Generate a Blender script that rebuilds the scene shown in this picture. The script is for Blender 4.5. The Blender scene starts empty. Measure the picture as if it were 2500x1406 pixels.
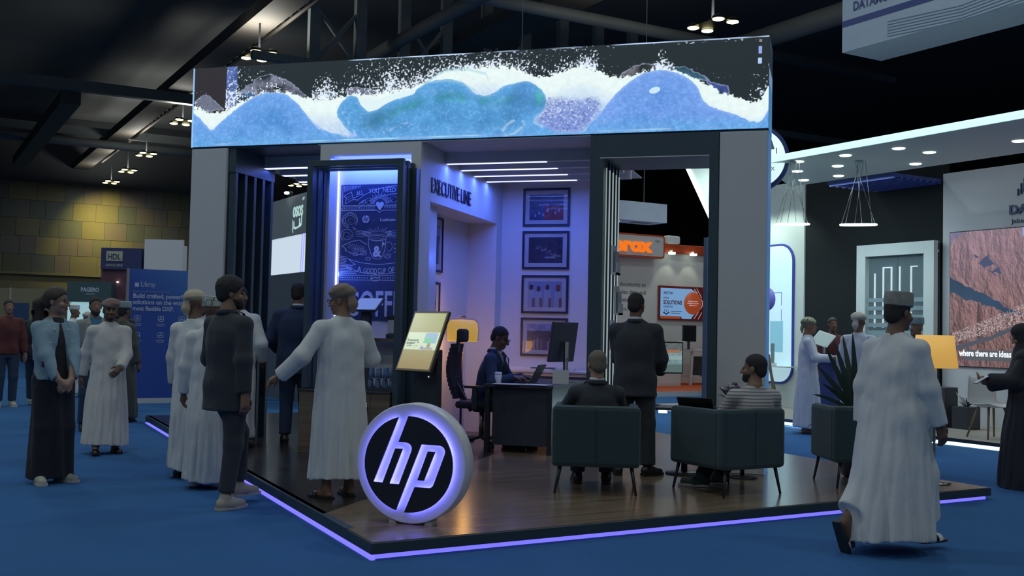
import bpy, math, random
import numpy as np
from mathutils import Matrix, Vector
from mathutils.geometry import tessellate_polygon
random.seed(7)
rng = np.random.default_rng(11)
SC = bpy.context.scene
COL = SC.collection
R = math.radians

# ------------------------------------------------------------------ camera, world, lights, exposure
PITCH, ROLL, YAW, CAM_H = R(2.25), R(1.22), R(-16.84), 1.43
_f = Vector((math.sin(YAW)*math.cos(PITCH), math.cos(YAW)*math.cos(PITCH), math.sin(PITCH)))
_r0 = Vector((math.cos(YAW), -math.sin(YAW), 0)); _u0 = _r0.cross(_f)
_r = math.cos(ROLL)*_r0 + math.sin(ROLL)*_u0
_u = -math.sin(ROLL)*_r0 + math.cos(ROLL)*_u0
cam_data = bpy.data.cameras.new('camera'); cam = bpy.data.objects.new('camera', cam_data); COL.objects.link(cam)
cam.matrix_world = Matrix(((_r.x, _u.x, -_f.x, 0), (_r.y, _u.y, -_f.y, 0), (_r.z, _u.z, -_f.z, CAM_H), (0, 0, 0, 1)))
cam_data.sensor_width = 36; cam_data.lens = 36*2600/2500; cam_data.clip_end = 400
SC.camera = cam
SC.view_settings.view_transform = 'Standard'; SC.view_settings.look = 'None'
SC.view_settings.exposure = 0; SC.view_settings.gamma = 1; SC.view_settings.use_curve_mapping = False
SC.cycles.use_denoising = True
SC.cycles.max_bounces = 6; SC.cycles.diffuse_bounces = 3; SC.cycles.glossy_bounces = 3; SC.cycles.transmission_bounces = 6
SC.cycles.sample_clamp_indirect = 4
W = bpy.data.worlds.new('hall_air'); SC.world = W; W.use_nodes = True
W.node_tree.nodes['Background'].inputs[0].default_value = (.36, .43, .52, 1)
W.node_tree.nodes['Background'].inputs[1].default_value = .10

U1 = Vector((.684, .729, 0)); U2 = Vector((-.729, .684, 0))     # the two axes of the hall

def area_light(loc, target, size, power, color, name='lamp_light', size_y=None, spread=None, shape=None):
    d = bpy.data.lights.new(name, 'AREA'); d.energy = power; d.color = color; d.size = size
    d.shape = shape or ('RECTANGLE' if size_y else 'DISK')
    if size_y: d.size_y = size_y
    if spread: d.spread = spread
    o = bpy.data.objects.new(name, d); COL.objects.link(o); o.location = loc
    o.rotation_euler = (Vector(target)-Vector(loc)).to_track_quat('-Z', 'Y').to_euler()
    return o
def spot_light(loc, target, power, color, angle=70, blend=.6, r=.05, name='spot_light'):
    d = bpy.data.lights.new(name, 'SPOT'); d.energy = power; d.color = color; d.spot_size = R(angle); d.spot_blend = blend; d.shadow_soft_size = r
    o = bpy.data.objects.new(name, d); COL.objects.link(o); o.location = loc
    o.rotation_euler = (Vector(target)-Vector(loc)).to_track_quat('-Z', 'Y').to_euler()
    return o
def point_light(loc, power, color, r=.08, name='bulb_light'):
    d = bpy.data.lights.new(name, 'POINT'); d.energy = power; d.color = color; d.shadow_soft_size = r
    o = bpy.data.objects.new(name, d); COL.objects.link(o); o.location = loc
    return o

HALL = (.84, .96, .98)
# high bay lamps of the hall (grid on the hall's axes, 11.4 m up)
for i in range(-1, 4):
    for j in range(-2, 4):
        p = Vector((-3, 4, 11.3)) + U1*(i-1)*9 + U2*(j-.5)*9
        area_light(p, p-Vector((0, 0, 1)), .9, 112*(1+.17*(j-.5)), HALL)
        area_light(p+Vector((0, 0, .3)), p+Vector((0, 0, 2)), 1.2, 62, (1, .97, .88), 'ceiling_fill')  # added upward fill that brightens the dark roof
area_light((-51.2, 64.6, 10.9), (-52.6, 67.4, 8.0), .8, 125, (1, .84, .17), 'wall_lamp_light', spread=R(95))
# light strips and lamps of the stand
PUR = (.075, .16, 1.0)

# ------------------------------------------------------------------ materials (all procedural)
MATS = {}
def mat(name, col, rough=.6, metal=0, var=.06, scale=8, bump=0, bscale=60, spec=.5, coat=0, stretch=None, bdist=.01, alpha=1, trans=0, sheen=0):
    if name in MATS: return MATS[name]
    m = bpy.data.materials.new(name); m.use_nodes = True; nt = m.node_tree; b = nt.nodes['Principled BSDF']
    b.inputs['Roughness'].default_value = rough; b.inputs['Metallic'].default_value = metal
    b.inputs['Specular IOR Level'].default_value = spec; b.inputs['Coat Weight'].default_value = coat
    if alpha < 1: b.inputs['Alpha'].default_value = alpha
    if trans: b.inputs['Transmission Weight'].default_value = trans
    if sheen: b.inputs['Sheen Weight'].default_value = sheen
    tc = nt.nodes.new('ShaderNodeTexCoord'); mp = nt.nodes.new('ShaderNodeMapping')
    nt.links.new(tc.outputs['Object'], mp.inputs[0])
    if stretch: mp.inputs['Scale'].default_value = stretch
    n = nt.nodes.new('ShaderNodeTexNoise'); n.inputs['Scale'].default_value = scale; n.inputs['Detail'].default_value = 4
    nt.links.new(mp.outputs[0], n.inputs['Vector'])
    mx = nt.nodes.new('ShaderNodeMix'); mx.data_type = 'RGBA'
    mx.inputs[6].default_value = (*[max(0, c*(1-var)) for c in col], 1); mx.inputs[7].default_value = (*[min(1, c*(1+var)) for c in col], 1)
    nt.links.new(n.outputs[0], mx.inputs[0]); nt.links.new(mx.outputs[2], b.inputs['Base Color'])
    if bump:
        n2 = nt.nodes.new('ShaderNodeTexNoise'); n2.inputs['Scale'].default_value = bscale; n2.inputs['Detail'].default_value = 3
        nt.links.new(mp.outputs[0], n2.inputs['Vector'])
        bp = nt.nodes.new('ShaderNodeBump'); bp.inputs['Strength'].default_value = bump; bp.inputs['Distance'].default_value = bdist
        nt.links.new(n2.outputs[0], bp.inputs['Height']); nt.links.new(bp.outputs[0], b.inputs['Normal'])
    MATS[name] = m; return m
def emit(name, col, s, base=None):
    if name in MATS: return MATS[name]
    m = bpy.data.materials.new(name); m.use_nodes = True; b = m.node_tree.nodes['Principled BSDF']
    b.inputs['Base Color'].default_value = (*(base or col), 1); b.inputs['Emission Color'].default_value = (*col, 1); b.inputs['Emission Strength'].default_value = s
    b.inputs['Roughness'].default_value = .5
    MATS[name] = m; return m
def wood(name, c1, c2, rough=.25, axis='x', scale=3.0, coat=0, spec=.5):
    m = bpy.data.materials.new(name); m.use_nodes = True; nt = m.node_tree; b = nt.nodes['Principled BSDF']
    tc = nt.nodes.new('ShaderNodeTexCoord'); mp = nt.nodes.new('ShaderNodeMapping')
    mp.inputs['Scale'].default_value = {'x': (.35, 9, 9), 'y': (9, .35, 9), 'z': (9, 9, .5)}[axis]
    nt.links.new(tc.outputs['Object'], mp.inputs[0])
    n = nt.nodes.new('ShaderNodeTexNoise'); n.inputs['Scale'].default_value = scale; n.inputs['Detail'].default_value = 7; n.inputs['Distortion'].default_value = .4
    nt.links.new(mp.outputs[0], n.inputs['Vector'])
    r = nt.nodes.new('ShaderNodeValToRGB'); r.color_ramp.elements[0].position = .32; r.color_ramp.elements[1].position = .68
    r.color_ramp.elements[0].color = (*c1, 1); r.color_ramp.elements[1].color = (*c2, 1)
    nt.links.new(n.outputs[0], r.inputs[0]); nt.links.new(r.outputs[0], b.inputs['Base Color'])
    b.inputs['Roughness'].default_value = rough; b.inputs['Coat Weight'].default_value = coat; b.inputs['Specular IOR Level'].default_value = spec
    MATS[name] = m; return m
def picture(name, rgb, strength=0, rough=.4):
    """a flat print or screen computed from an array (h, w, 3) in linear light, first row on top; uses the UVs"""
    h, w, _ = rgb.shape
    im = bpy.data.images.new(name, w, h, float_buffer=True); im.colorspace_settings.name = 'Linear Rec.709'
    px = np.ones((h, w, 4), np.float32); px[..., :3] = rgb[::-1]; im.pixels.foreach_set(px.ravel()); im.update()
    m = bpy.data.materials.new(name); m.use_nodes = True; nt = m.node_tree; b = nt.nodes['Principled BSDF']
    t = nt.nodes.new('ShaderNodeTexImage'); t.image = im; t.extension = 'EXTEND'
    if strength:
        b.inputs['Base Color'].default_value = (.02, .02, .02, 1)
        nt.links.new(t.outputs[0], b.inputs['Emission Color']); b.inputs['Emission Strength'].default_value = strength
    else: nt.links.new(t.outputs[0], b.inputs['Base Color'])
    b.inputs['Roughness'].default_value = rough
    return m

M_WHITE = mat('white_paint', (.72, .72, .72), .55, var=.02, bump=.05, bscale=200)
M_GREYW = mat('grey_white_paint', (.62, .63, .65), .55, var=.03)
M_DARK = mat('dark_laminate', (.045, .075, .10), .4, var=.15)
M_DARKR = mat('dark_brown_laminate', (.05, .04, .055), .45, var=.2)
M_BLACK = mat('black_plastic', (.04, .046, .058), .4, var=.1)
M_BLACKM = mat('black_metal', (.045, .048, .055), .35, .4, var=.1)
M_CHROME = mat('brushed_metal', (.5, .5, .5), .25, 1, var=.05)
M_STRIP = emit('violet_light_strip', (.19, .17, .92), 1.15)
M_STRIPB = emit('pale_violet_light_strip', (.50, .56, 1.0), 2.2)
M_WARM = emit('warm_white_lens', (1, .98, .78), 5)
M_COOL = emit('cool_white_lens', (.80, 1, .86), 3.0)
M_LET_D = mat('dark_lettering', (.03, .035, .06), .4)
M_LET_W = mat('white_lettering', (.8, .82, .85), .4)
M_PAPER = mat('white_paper', (.7, .72, .75), .6)
M_GLASS = mat('clear_glass', (.8, .9, .95), .05, trans=1, var=0)

# ------------------------------------------------------------------ mesh helpers
class MB:
    """collects shapes; build() links them as one mesh object"""
    def __init__(s): s.v = []; s.f = []; s.sm = []
    def add(s, v, f, smooth=False):
        o = len(s.v); s.v += [tuple(p) for p in v]; s.f += [tuple(i+o for i in q) for q in f]; s.sm += [smooth]*len(f); return s
    def box(s, x0, x1, y0, y1, z0, z1):
        return s.add([(x, y, z) for z in (z0, z1) for y in (y0, y1) for x in (x0, x1)],
                     [(0, 2, 3, 1), (4, 5, 7, 6), (0, 1, 5, 4), (2, 6, 7, 3), (0, 4, 6, 2), (1, 3, 7, 5)])
    def bar(s, a, b, w, h=None, up=(0, 0, 1)):
        a = Vector(a); b = Vector(b); d = (b-a).normalized(); h = h or w; up = Vector(up)
        if abs(d.dot(up)) > .98: up = Vector((0, 1, 0))
        x = d.cross(up).normalized(); y = x.cross(d)
        c = [a+x*w/2*i+y*h/2*j for i, j in ((-1, -1), (1, -1), (1, 1), (-1, 1))]
        return s.add(c+[p+(b-a) for p in c], [(3, 2, 1, 0), (4, 5, 6, 7), (0, 1, 5, 4), (1, 2, 6, 5), (2, 3, 7, 6), (3, 0, 4, 7)])
    def tube(s, pts, r, n=10, cap=True, r1=None):
        pts = [Vector(p) for p in pts]; m = len(pts); rs = r if isinstance(r, (list, tuple)) else [r+((r1 if r1 is not None else r)-r)*i/max(1, m-1) for i in range(m)]
        v = []; f = []; px = None
        for i, p in enumerate(pts):
            d = (pts[min(m-1, i+1)]-pts[max(0, i-1)]).normalized()
            if px is None:
                u = Vector((0, 0, 1)) if abs(d.z) < .95 else Vector((1, 0, 0)); px = d.cross(u).normalized()
            else: px = (px-d*px.dot(d)).normalized()
            py = d.cross(px)
            v += [p+(px*math.cos(2*math.pi*k/n)+py*math.sin(2*math.pi*k/n))*rs[i] for k in range(n)]
        for i in range(m-1):
            f += [(i*n+k, i*n+(k+1) % n, (i+1)*n+(k+1) % n, (i+1)*n+k) for k in range(n)]
        s.add(v, f, True)
        if cap: o = len(s.v)-m*n; s.f += [tuple(o+k for k in reversed(range(n))), tuple(o+(m-1)*n+k for k in range(n))]; s.sm += [False, False]
        return s
    def lathe(s, prof, n=24, c=(0, 0, 0), sy=1.0, close=False):
        v = [(c[0]+r*math.cos(2*math.pi*k/n), c[1]+sy*r*math.sin(2*math.pi*k/n), c[2]+z) for r, z in prof for k in range(n)]
        f = [(i*n+k, i*n+(k+1) % n, (i+1)*n+(k+1) % n, (i+1)*n+k) for i in range(len(prof)-1) for k in range(n)]
        s.add(v, f, True)
        o = len(s.v)-len(v)
        if prof[0][0] > 1e-4: s.f.append(tuple(o+k for k in reversed(range(n)))); s.sm.append(False)
        if prof[-1][0] > 1e-4: s.f.append(tuple(o+(len(prof)-1)*n+k for k in range(n))); s.sm.append(False)
        return s
    def prism(s, poly, y0, y1):
        """outline in x,z extruded along y (front face at y0)"""
        n = len(poly); tri = tessellate_polygon([[Vector((p[0], p[1], 0)) for p in poly]])
        v = [(p[0], y0, p[1]) for p in poly]+[(p[0], y1, p[1]) for p in poly]
        f = []
        for t in tri:
            a, b, c = [Vector((poly[i][0], poly[i][1])) for i in t]
            ccw = (b-a).x*(c-a).y-(b-a).y*(c-a).x > 0
            t = tuple(t) if ccw else tuple(reversed(t))
            f += [t, tuple(i+n for i in reversed(t))]
        ar = sum(poly[i][0]*poly[(i+1) % n][1]-poly[(i+1) % n][0]*poly[i][1] for i in range(n))
        for i in range(n):
            j = (i+1) % n
            f.append((i, i+n, j+n, j) if ar > 0 else (j, j+n, i+n, i))
        return s.add(v, f)
    def ribbon(s, pts, w, y=0, t=.003, closed=False):
        """a drawn line in the x,z plane, a thin raised strip"""
        P = [Vector((p[0], p[1])) for p in pts]
        if closed: P.append(P[0])
        for a, b in zip(P, P[1:]):
            d = b-a
            if d.length < 1e-6: continue
            d.normalize(); nrm = Vector((-d.y, d.x))*w/2; a2 = a-d*w*.3; b2 = b+d*w*.3
            c = [a2-nrm, b2-nrm, b2+nrm, a2+nrm]
            s.add([(p.x, y, p.y) for p in c], [(0, 1, 2, 3)])
        return s
    def build(s, name, m, parent=None, bevel=0, smooth=None, loc=None, kind=None):
        me = bpy.data.meshes.new(name); me.from_pydata(s.v, [], s.f)
        me.polygons.foreach_set('use_smooth', s.sm if smooth is None else [smooth]*len(s.f))
        if m: me.materials.append(m)
        o = bpy.data.objects.new(name, me); COL.objects.link(o)
        if parent: o.parent = parent
        if loc: o.location = loc
        if bevel:
            b = o.modifiers.new('edge', 'BEVEL'); b.width = bevel; b.segments = 2; b.limit_method = 'ANGLE'; b.angle_limit = R(40)
        if kind: o['kind'] = kind
        return o
def box(name, m, x0, x1, y0, y1, z0, z1, parent=None, bevel=0): return MB().box(x0, x1, y0, y1, z0, z1).build(name, m, parent, bevel)
def tag(o, label, cat, group=None, kind=None):
    o['label'] = label; o['category'] = cat
    if group: o['group'] = group
    if kind: o['kind'] = kind
    return o
def thing(name, label, cat, loc=(0, 0, 0), rz=0, group=None):
    o = bpy.data.objects.new(name, None); COL.objects.link(o); o.empty_display_size = .1
    o.location = loc; o.rotation_euler = (0, 0, rz)
    return tag(o, label, cat, group)
def struct(o): o['kind'] = 'structure'; return o
def copy_thing(o, loc, rz, label, group=None):
    r = o.copy(); COL.objects.link(r); r.location = loc; r.rotation_euler = (0, 0, rz); r['label'] = label
    if group: r['group'] = group
    for ch in list(o.children):
        c = ch.copy(); COL.objects.link(c); c.parent = r
        for g in list(ch.children):
            d = g.copy(); COL.objects.link(d); d.parent = c
    return r
def quad_uv(name, m, p0, px, pz, parent=None):
    """flat picture: p0 lower left corner, px / pz edge vectors"""
    p0, px, pz = Vector(p0), Vector(px), Vector(pz)
    me = bpy.data.meshes.new(name); me.from_pydata([p0, p0+px, p0+px+pz, p0+pz], [], [(0, 1, 2, 3)])
    uv = me.uv_layers.new(); uv.data.foreach_set('uv', [0, 0, 1, 0, 1, 1, 0, 1]); me.materials.append(m)
    o = bpy.data.objects.new(name, me); COL.objects.link(o); o.parent = parent
    return o
TEXTS = []
def text(body, size, m, parent, loc, width=None, align='LEFT', rot=None, bold=0, extrude=.002, spacing=1, name='lettering', shear=0):
    c = bpy.data.curves.new(name, 'FONT'); c.body = body; c.size = size; c.extrude = extrude; c.align_x = align; c.offset = bold; c.space_character = spacing
    c.shear = shear; c.resolution_u = 3
    c.materials.append(m); o = bpy.data.objects.new(name, c); COL.objects.link(o); o.parent = parent; o.location = loc
    o.rotation_euler = rot or (R(90), 0, 0)
    if width: TEXTS.append((o, width))
    return o
def noise2(h, w, cell, seed=0, octv=4, ax=1.0):
    """value noise array in 0..1"""
    g = np.random.default_rng(seed); out = np.zeros((h, w), np.float32); amp = 1; tot = 0
    for k in range(octv):
        cy = max(2, int(h/cell)+2); cx = max(2, int(w/(cell*ax))+2); a = g.random((cy, cx)).astype(np.float32)
        y = np.linspace(0, cy-1.001, h); x = np.linspace(0, cx-1.001, w); iy = y.astype(int); ix = x.astype(int)
        fy = (y-iy)[:, None]; fx = (x-ix)[None]; fy = fy*fy*(3-2*fy); fx = fx*fx*(3-2*fx)
        b = a[iy][:, ix]*(1-fy)*(1-fx)+a[iy+1][:, ix]*fy*(1-fx)+a[iy][:, ix+1]*(1-fy)*fx+a[iy+1][:, ix+1]*fy*fx
        out += b*amp; tot += amp; amp *= .5; cell = max(1.5, cell/2)
    return out/tot
def srgb(r, g, b): return tuple(((c/255+.055)/1.055)**2.4 if c > 10 else c/255/12.92 for c in (r, g, b))
# ------------------------------------------------------------------ the hall
M_CARPET = mat('blue_carpet', (.042, .135, .33), .95, var=.12, scale=.9, bump=.25, bscale=700, spec=.1)
M_ROOF = mat('dark_roof_lining', (.14, .15, .15), .9, var=.3, scale=.2)
struct(MB().box(-130, 90, -30, 150, -.2, 0).build('floor', M_CARPET))
struct(MB().box(-130, 90, -30, 150, 16.5, 16.7).build('ceiling', M_ROOF))
# left wall: runs along U1, clad with square acoustic panels
WO = Vector((-53.296, 67.235, 0)); RZ1 = math.atan2(U1.y, U1.x); RZ2 = math.atan2(-U2.y, -U2.x)
M_WBASE = mat('tan_wall_paint', (.20, .17, .09), .8, var=.1)
wl = struct(MB().box(-45, 45, .12, .5, 0, 16.5).build('wall_left', mat('dark_wall', (.07, .075, .08), .8, var=.15), loc=WO)); wl.rotation_euler = (0, 0, RZ1)
MB().box(-45, 45, 0, .12, 0, 4.86).build('wall_base', M_WBASE, wl)
MB().box(-45, 45, -.25, .12, 4.72, 4.9).build('ledge', M_WBASE, wl)
tones = [(.16, .14, .085), (.125, .12, .085), (.18, .155, .09), (.105, .112, .10), (.145, .12, .11), (.13, .13, .11)]
pm = []
for i, c in enumerate(tones):
    mb = MB().box(0, 1, -.08, 0, 0, 1); me = bpy.data.meshes.new('panel'); me.from_pydata(mb.v, [], mb.f)
    me.materials.append(mat('acoustic_panel_%d' % i, c, .9, var=.08)); pm.append(me)
for row in range(5):
    x = -9.5
    while x < 12:
        w = random.choice((1.05, 1.3, 1.3, 1.6, 1.9)); o = bpy.data.objects.new('panel', random.choice(pm)); COL.objects.link(o); o.parent = wl
        o.location = (x+.01, .12+random.uniform(0, .04), 4.9+row*1.32+.01); o.scale = (w-.02, 1, 1.30); x += w
wb = struct(MB().box(-60, 60, 0, .4, 0, 16.5).build('wall_back', mat('black_wall_paint', (.03, .032, .036), .9), loc=WO+U1*47)); wb.rotation_euler = (0, 0, RZ2)

# roof steel: girders along U2, purlins along U1
M_STEEL = mat('grey_painted_steel', (.16, .185, .185), .6, var=.15, scale=1)
M_STEELB = mat('brown_painted_steel', (.11, .10, .085), .7, var=.15, scale=1)
def beam(anchor, ax, l0, l1, w, h, m, name, label, round_=False):
    t = thing(name, label, 'beam', anchor)
    if round_: MB().tube([ax*l0, ax*l1], w/2, 12).build('chord', m, t)
    else: MB().bar(ax*l0, ax*l1, w, h).build('chord', m, t)
    return t
g = beam((-22.56, 36.97, 13), U2, -35, 45, 1.1, .5, M_STEELB, 'roof_girder', 'wide brown roof girder rising above the left end of the wave screen')
lat = MB()
for k in range(-30, 40):
    a = U2*k+U1*1.0; b = U2*(k+1)+U1*1.0
    lat.tube([a+Vector((0, 0, .0)), b+Vector((0, 0, .9))], .05, 5, False); lat.tube([b, b+Vector((0, 0, .9))], .05, 5, False)
lat.tube([U2*-30+U1*1., U2*40+U1*1.], .08, 6); lat.tube([U2*-30+U1*1.+Vector((0, 0, .9)), U2*40+U1*1.+Vector((0, 0, .9))], .08, 6)
lat.build('lattice', M_STEELB, g)
beam((-14.45, 36.12, 12.5), U2, -30, 12, .5, .5, M_STEEL, 'roof_tube', 'light grey roof tube meeting the purlin above the middle of the wave screen', True)
beam((-12.0, 38.7, 13.2), U2, -32, 40, 1.7, .5, M_STEELB, 'roof_girder', 'brown roof girder beside the light grey roof tube')
beam((-33.69, 42.33, 12.5), U1, -40, 25, .42, .5, M_STEEL, 'roof_purlin', 'grey green purlin crossing high at the upper left')
beam((-44.28, 55.64, 12.5), U1, -40, 30, .55, .5, M_STEEL, 'roof_purlin', 'lower of the two purlins at the left, above the panelled wall', True)
beam((-44.28, 55.64, 13.2), U1, -40, 30, .35, .5, M_STEEL, 'roof_purlin', 'thin purlin running just above the lower left purlin')
beam((-8.25, 36.61, 12.5), U1, -9.5, 14, .45, .5, M_STEEL, 'roof_purlin', 'purlin sloping down behind the wave screen towards the right', True)
beam((-1.06, 40.61, 13), U2, -12, 18, .8, .8, M_STEEL, 'roof_tube', 'roof tube rising to the right behind the screen corner', True)
beam((-43.5, 50.1, 12), U2, -12, 12.1, .9, .6, M_STEELB, 'roof_brace', 'olive brace running down over the left purlins')
# lattice truss behind the screen
t = thing('roof_truss', 'lattice roof truss with upright posts behind the wave screen', 'truss', (-17.6, 37.2, 12.6), RZ1)
M_STEELG = mat('green_grey_steel', (.20, .245, .245), .6, var=.15, scale=1)
MB().bar((-4.2, 0, -1.3), (30, 0, -1.3), .28).build('chord', M_STEELG, t); MB().bar((-4.2, 0, 2.4), (30, 0, 2.4), .28).build('chord', M_STEELG, t)
for k in range(-1, 8):
    MB().bar((k*1.85, 0, -1.6), (k*1.85, 0, 2.6), .42, .3).build('post', M_STEELG, t)
    if k % 2: MB().bar((k*1.85, 0, -1.3), (k*1.85+1.85, 0, 1.0), .14).build('diagonal', M_STEELG, t); MB().bar((k*1.85, 0, 1.0), (k*1.85+1.85, 0, -1.3), .12).build('diagonal', M_STEELG, t)
# hanging high bay lamps, four lenses each
HB = [((-20.76, 35.14), 'above the left end of the wave screen'), ((-31.45, 46.1), 'just left of the wave screen edge'), ((-39.77, 54.69), 'third from the front of its row'),
      ((-45.38, 60.48), 'fourth from the front of its row'), ((-50.3, 65.2), 'last of its row before the panelled wall'),
      ((-3.87, 34.78), 'above the right part of the wave screen'), ((-37.0, 68.5), 'seen through the left doorway')]
M_LENS = emit('yellowish_lamp_lens', (1, .93, .42), 7.0)
hb = None
for i, ((x, y), w) in enumerate(HB):
    area_light((x, y, 11.35), (x, y, 0), 1.0, 150, HALL); area_light((x, y, 11.7), (x, y, 14), 1.4, 130, (1, .97, .88), 'ceiling_fill')  # the upward one is added fill for the roof
    lab = 'high bay hall lamp with four bright lenses, '+w
    if hb is None:
        hb = thing('high_bay_lamp', lab, 'lamp', (x, y, 11.5), RZ1, 'high bay lamps of the hall')
        MB().bar((0, 0, .05), (0, 0, 1.4), .06).build('rod', M_BLACKM, hb); MB().box(-.42, .42, -.75, .75, .03, .06).build('carrier', M_BLACKM, hb)
        for sx in (-1, 1):
            for sy in (-1, 1):
                c = MB().lathe([(.12, .16), (.2, .1), (.21, .02)], 16, (sx*.30, sy*.62, 0)).build('housing', M_BLACKM, hb)
                MB().lathe([(.0, -.03), (.12, -.025), (.19, .0), (.19, .015)], 16, (sx*.30, sy*.62, 0)).build('lens', M_LENS, c)
    else: copy_thing(hb, (x, y, 11.5), RZ1, lab)

# ------------------------------------------------------------------ the stand: platform (on the hall's diagonal axes)
M_WOODF = wood('wood_laminate_floor', (.16, .115, .08), (.26, .19, .13), .20, 'x', 2.0, spec=.5)
M_DARKF = mat('dark_brown_floor', (.040, .036, .038), .2, var=.3, spec=.35)
E1 = Vector((.678, .735, 0)).normalized(); E2 = Vector((-.690, .724, 0)).normalized(); RZP = math.atan2(E1.y, E1.x)
pf = thing('stand_platform', 'low exhibition platform with wood laminate deck and violet light strip under its edge', 'platform', (-2.70, 6.06, 0), RZP)
PLX, PLY = 6.0, 9.60; SHX = E2.dot(E1); SHY = math.sqrt(1-SHX*SHX)
class PB(MB):
    def build(s, *a, **k): s.v = [(x+SHX*y, SHY*y, z) for x, y, z in s.v]; return MB.build(s, *a, **k)
PB().box(0, PLX, 0, PLY, .034, .103).build('fascia', mat('black_platform_edge', (.04, .06, .075), .35), pf, .004)
PB().box(.012, PLX-.02, .012, PLY-.02, .103, .1075).build('deck', M_WOODF, pf)
PB().box(.035, PLX-.035, .035, PLY-.035, .0, .034).build('light_strip', M_STRIP, pf)
PB().box(-.0, .028, .0, PLY, .0, .012).build('strip_profile', M_STRIP, pf)
def to_pf(p): d = Vector((p[0]+2.70, p[1]-6.06)); k = E1.x*E2.y-E2.x*E1.y; return ((d.x*E2.y-E2.x*d.y)/k, (E1.x*d.y-d.x*E1.y)/k)
dk = [to_pf(p) for p in ((-3.43, 6.85), (-9.32, 13.0), (-5.25, 17.42), (-3.43, 15.52))]
dk = [(min(max(a, .02), PLX-.03), min(max(b, .02), PLY-.03)) for a, b in dk]
PB().add([(a, b, z) for z in (.104, .1087) for a, b in dk], [(7, 6, 5, 4)[::-1], (0, 1, 5, 4), (1, 2, 6, 5), (2, 3, 7, 6), (3, 0, 4, 7)]).build('dark_floor', M_DARKF, pf)
PB().box(.0, .06, .5, PLY, .103, .1087).build('edge_trim', M_DARK, pf)

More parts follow.
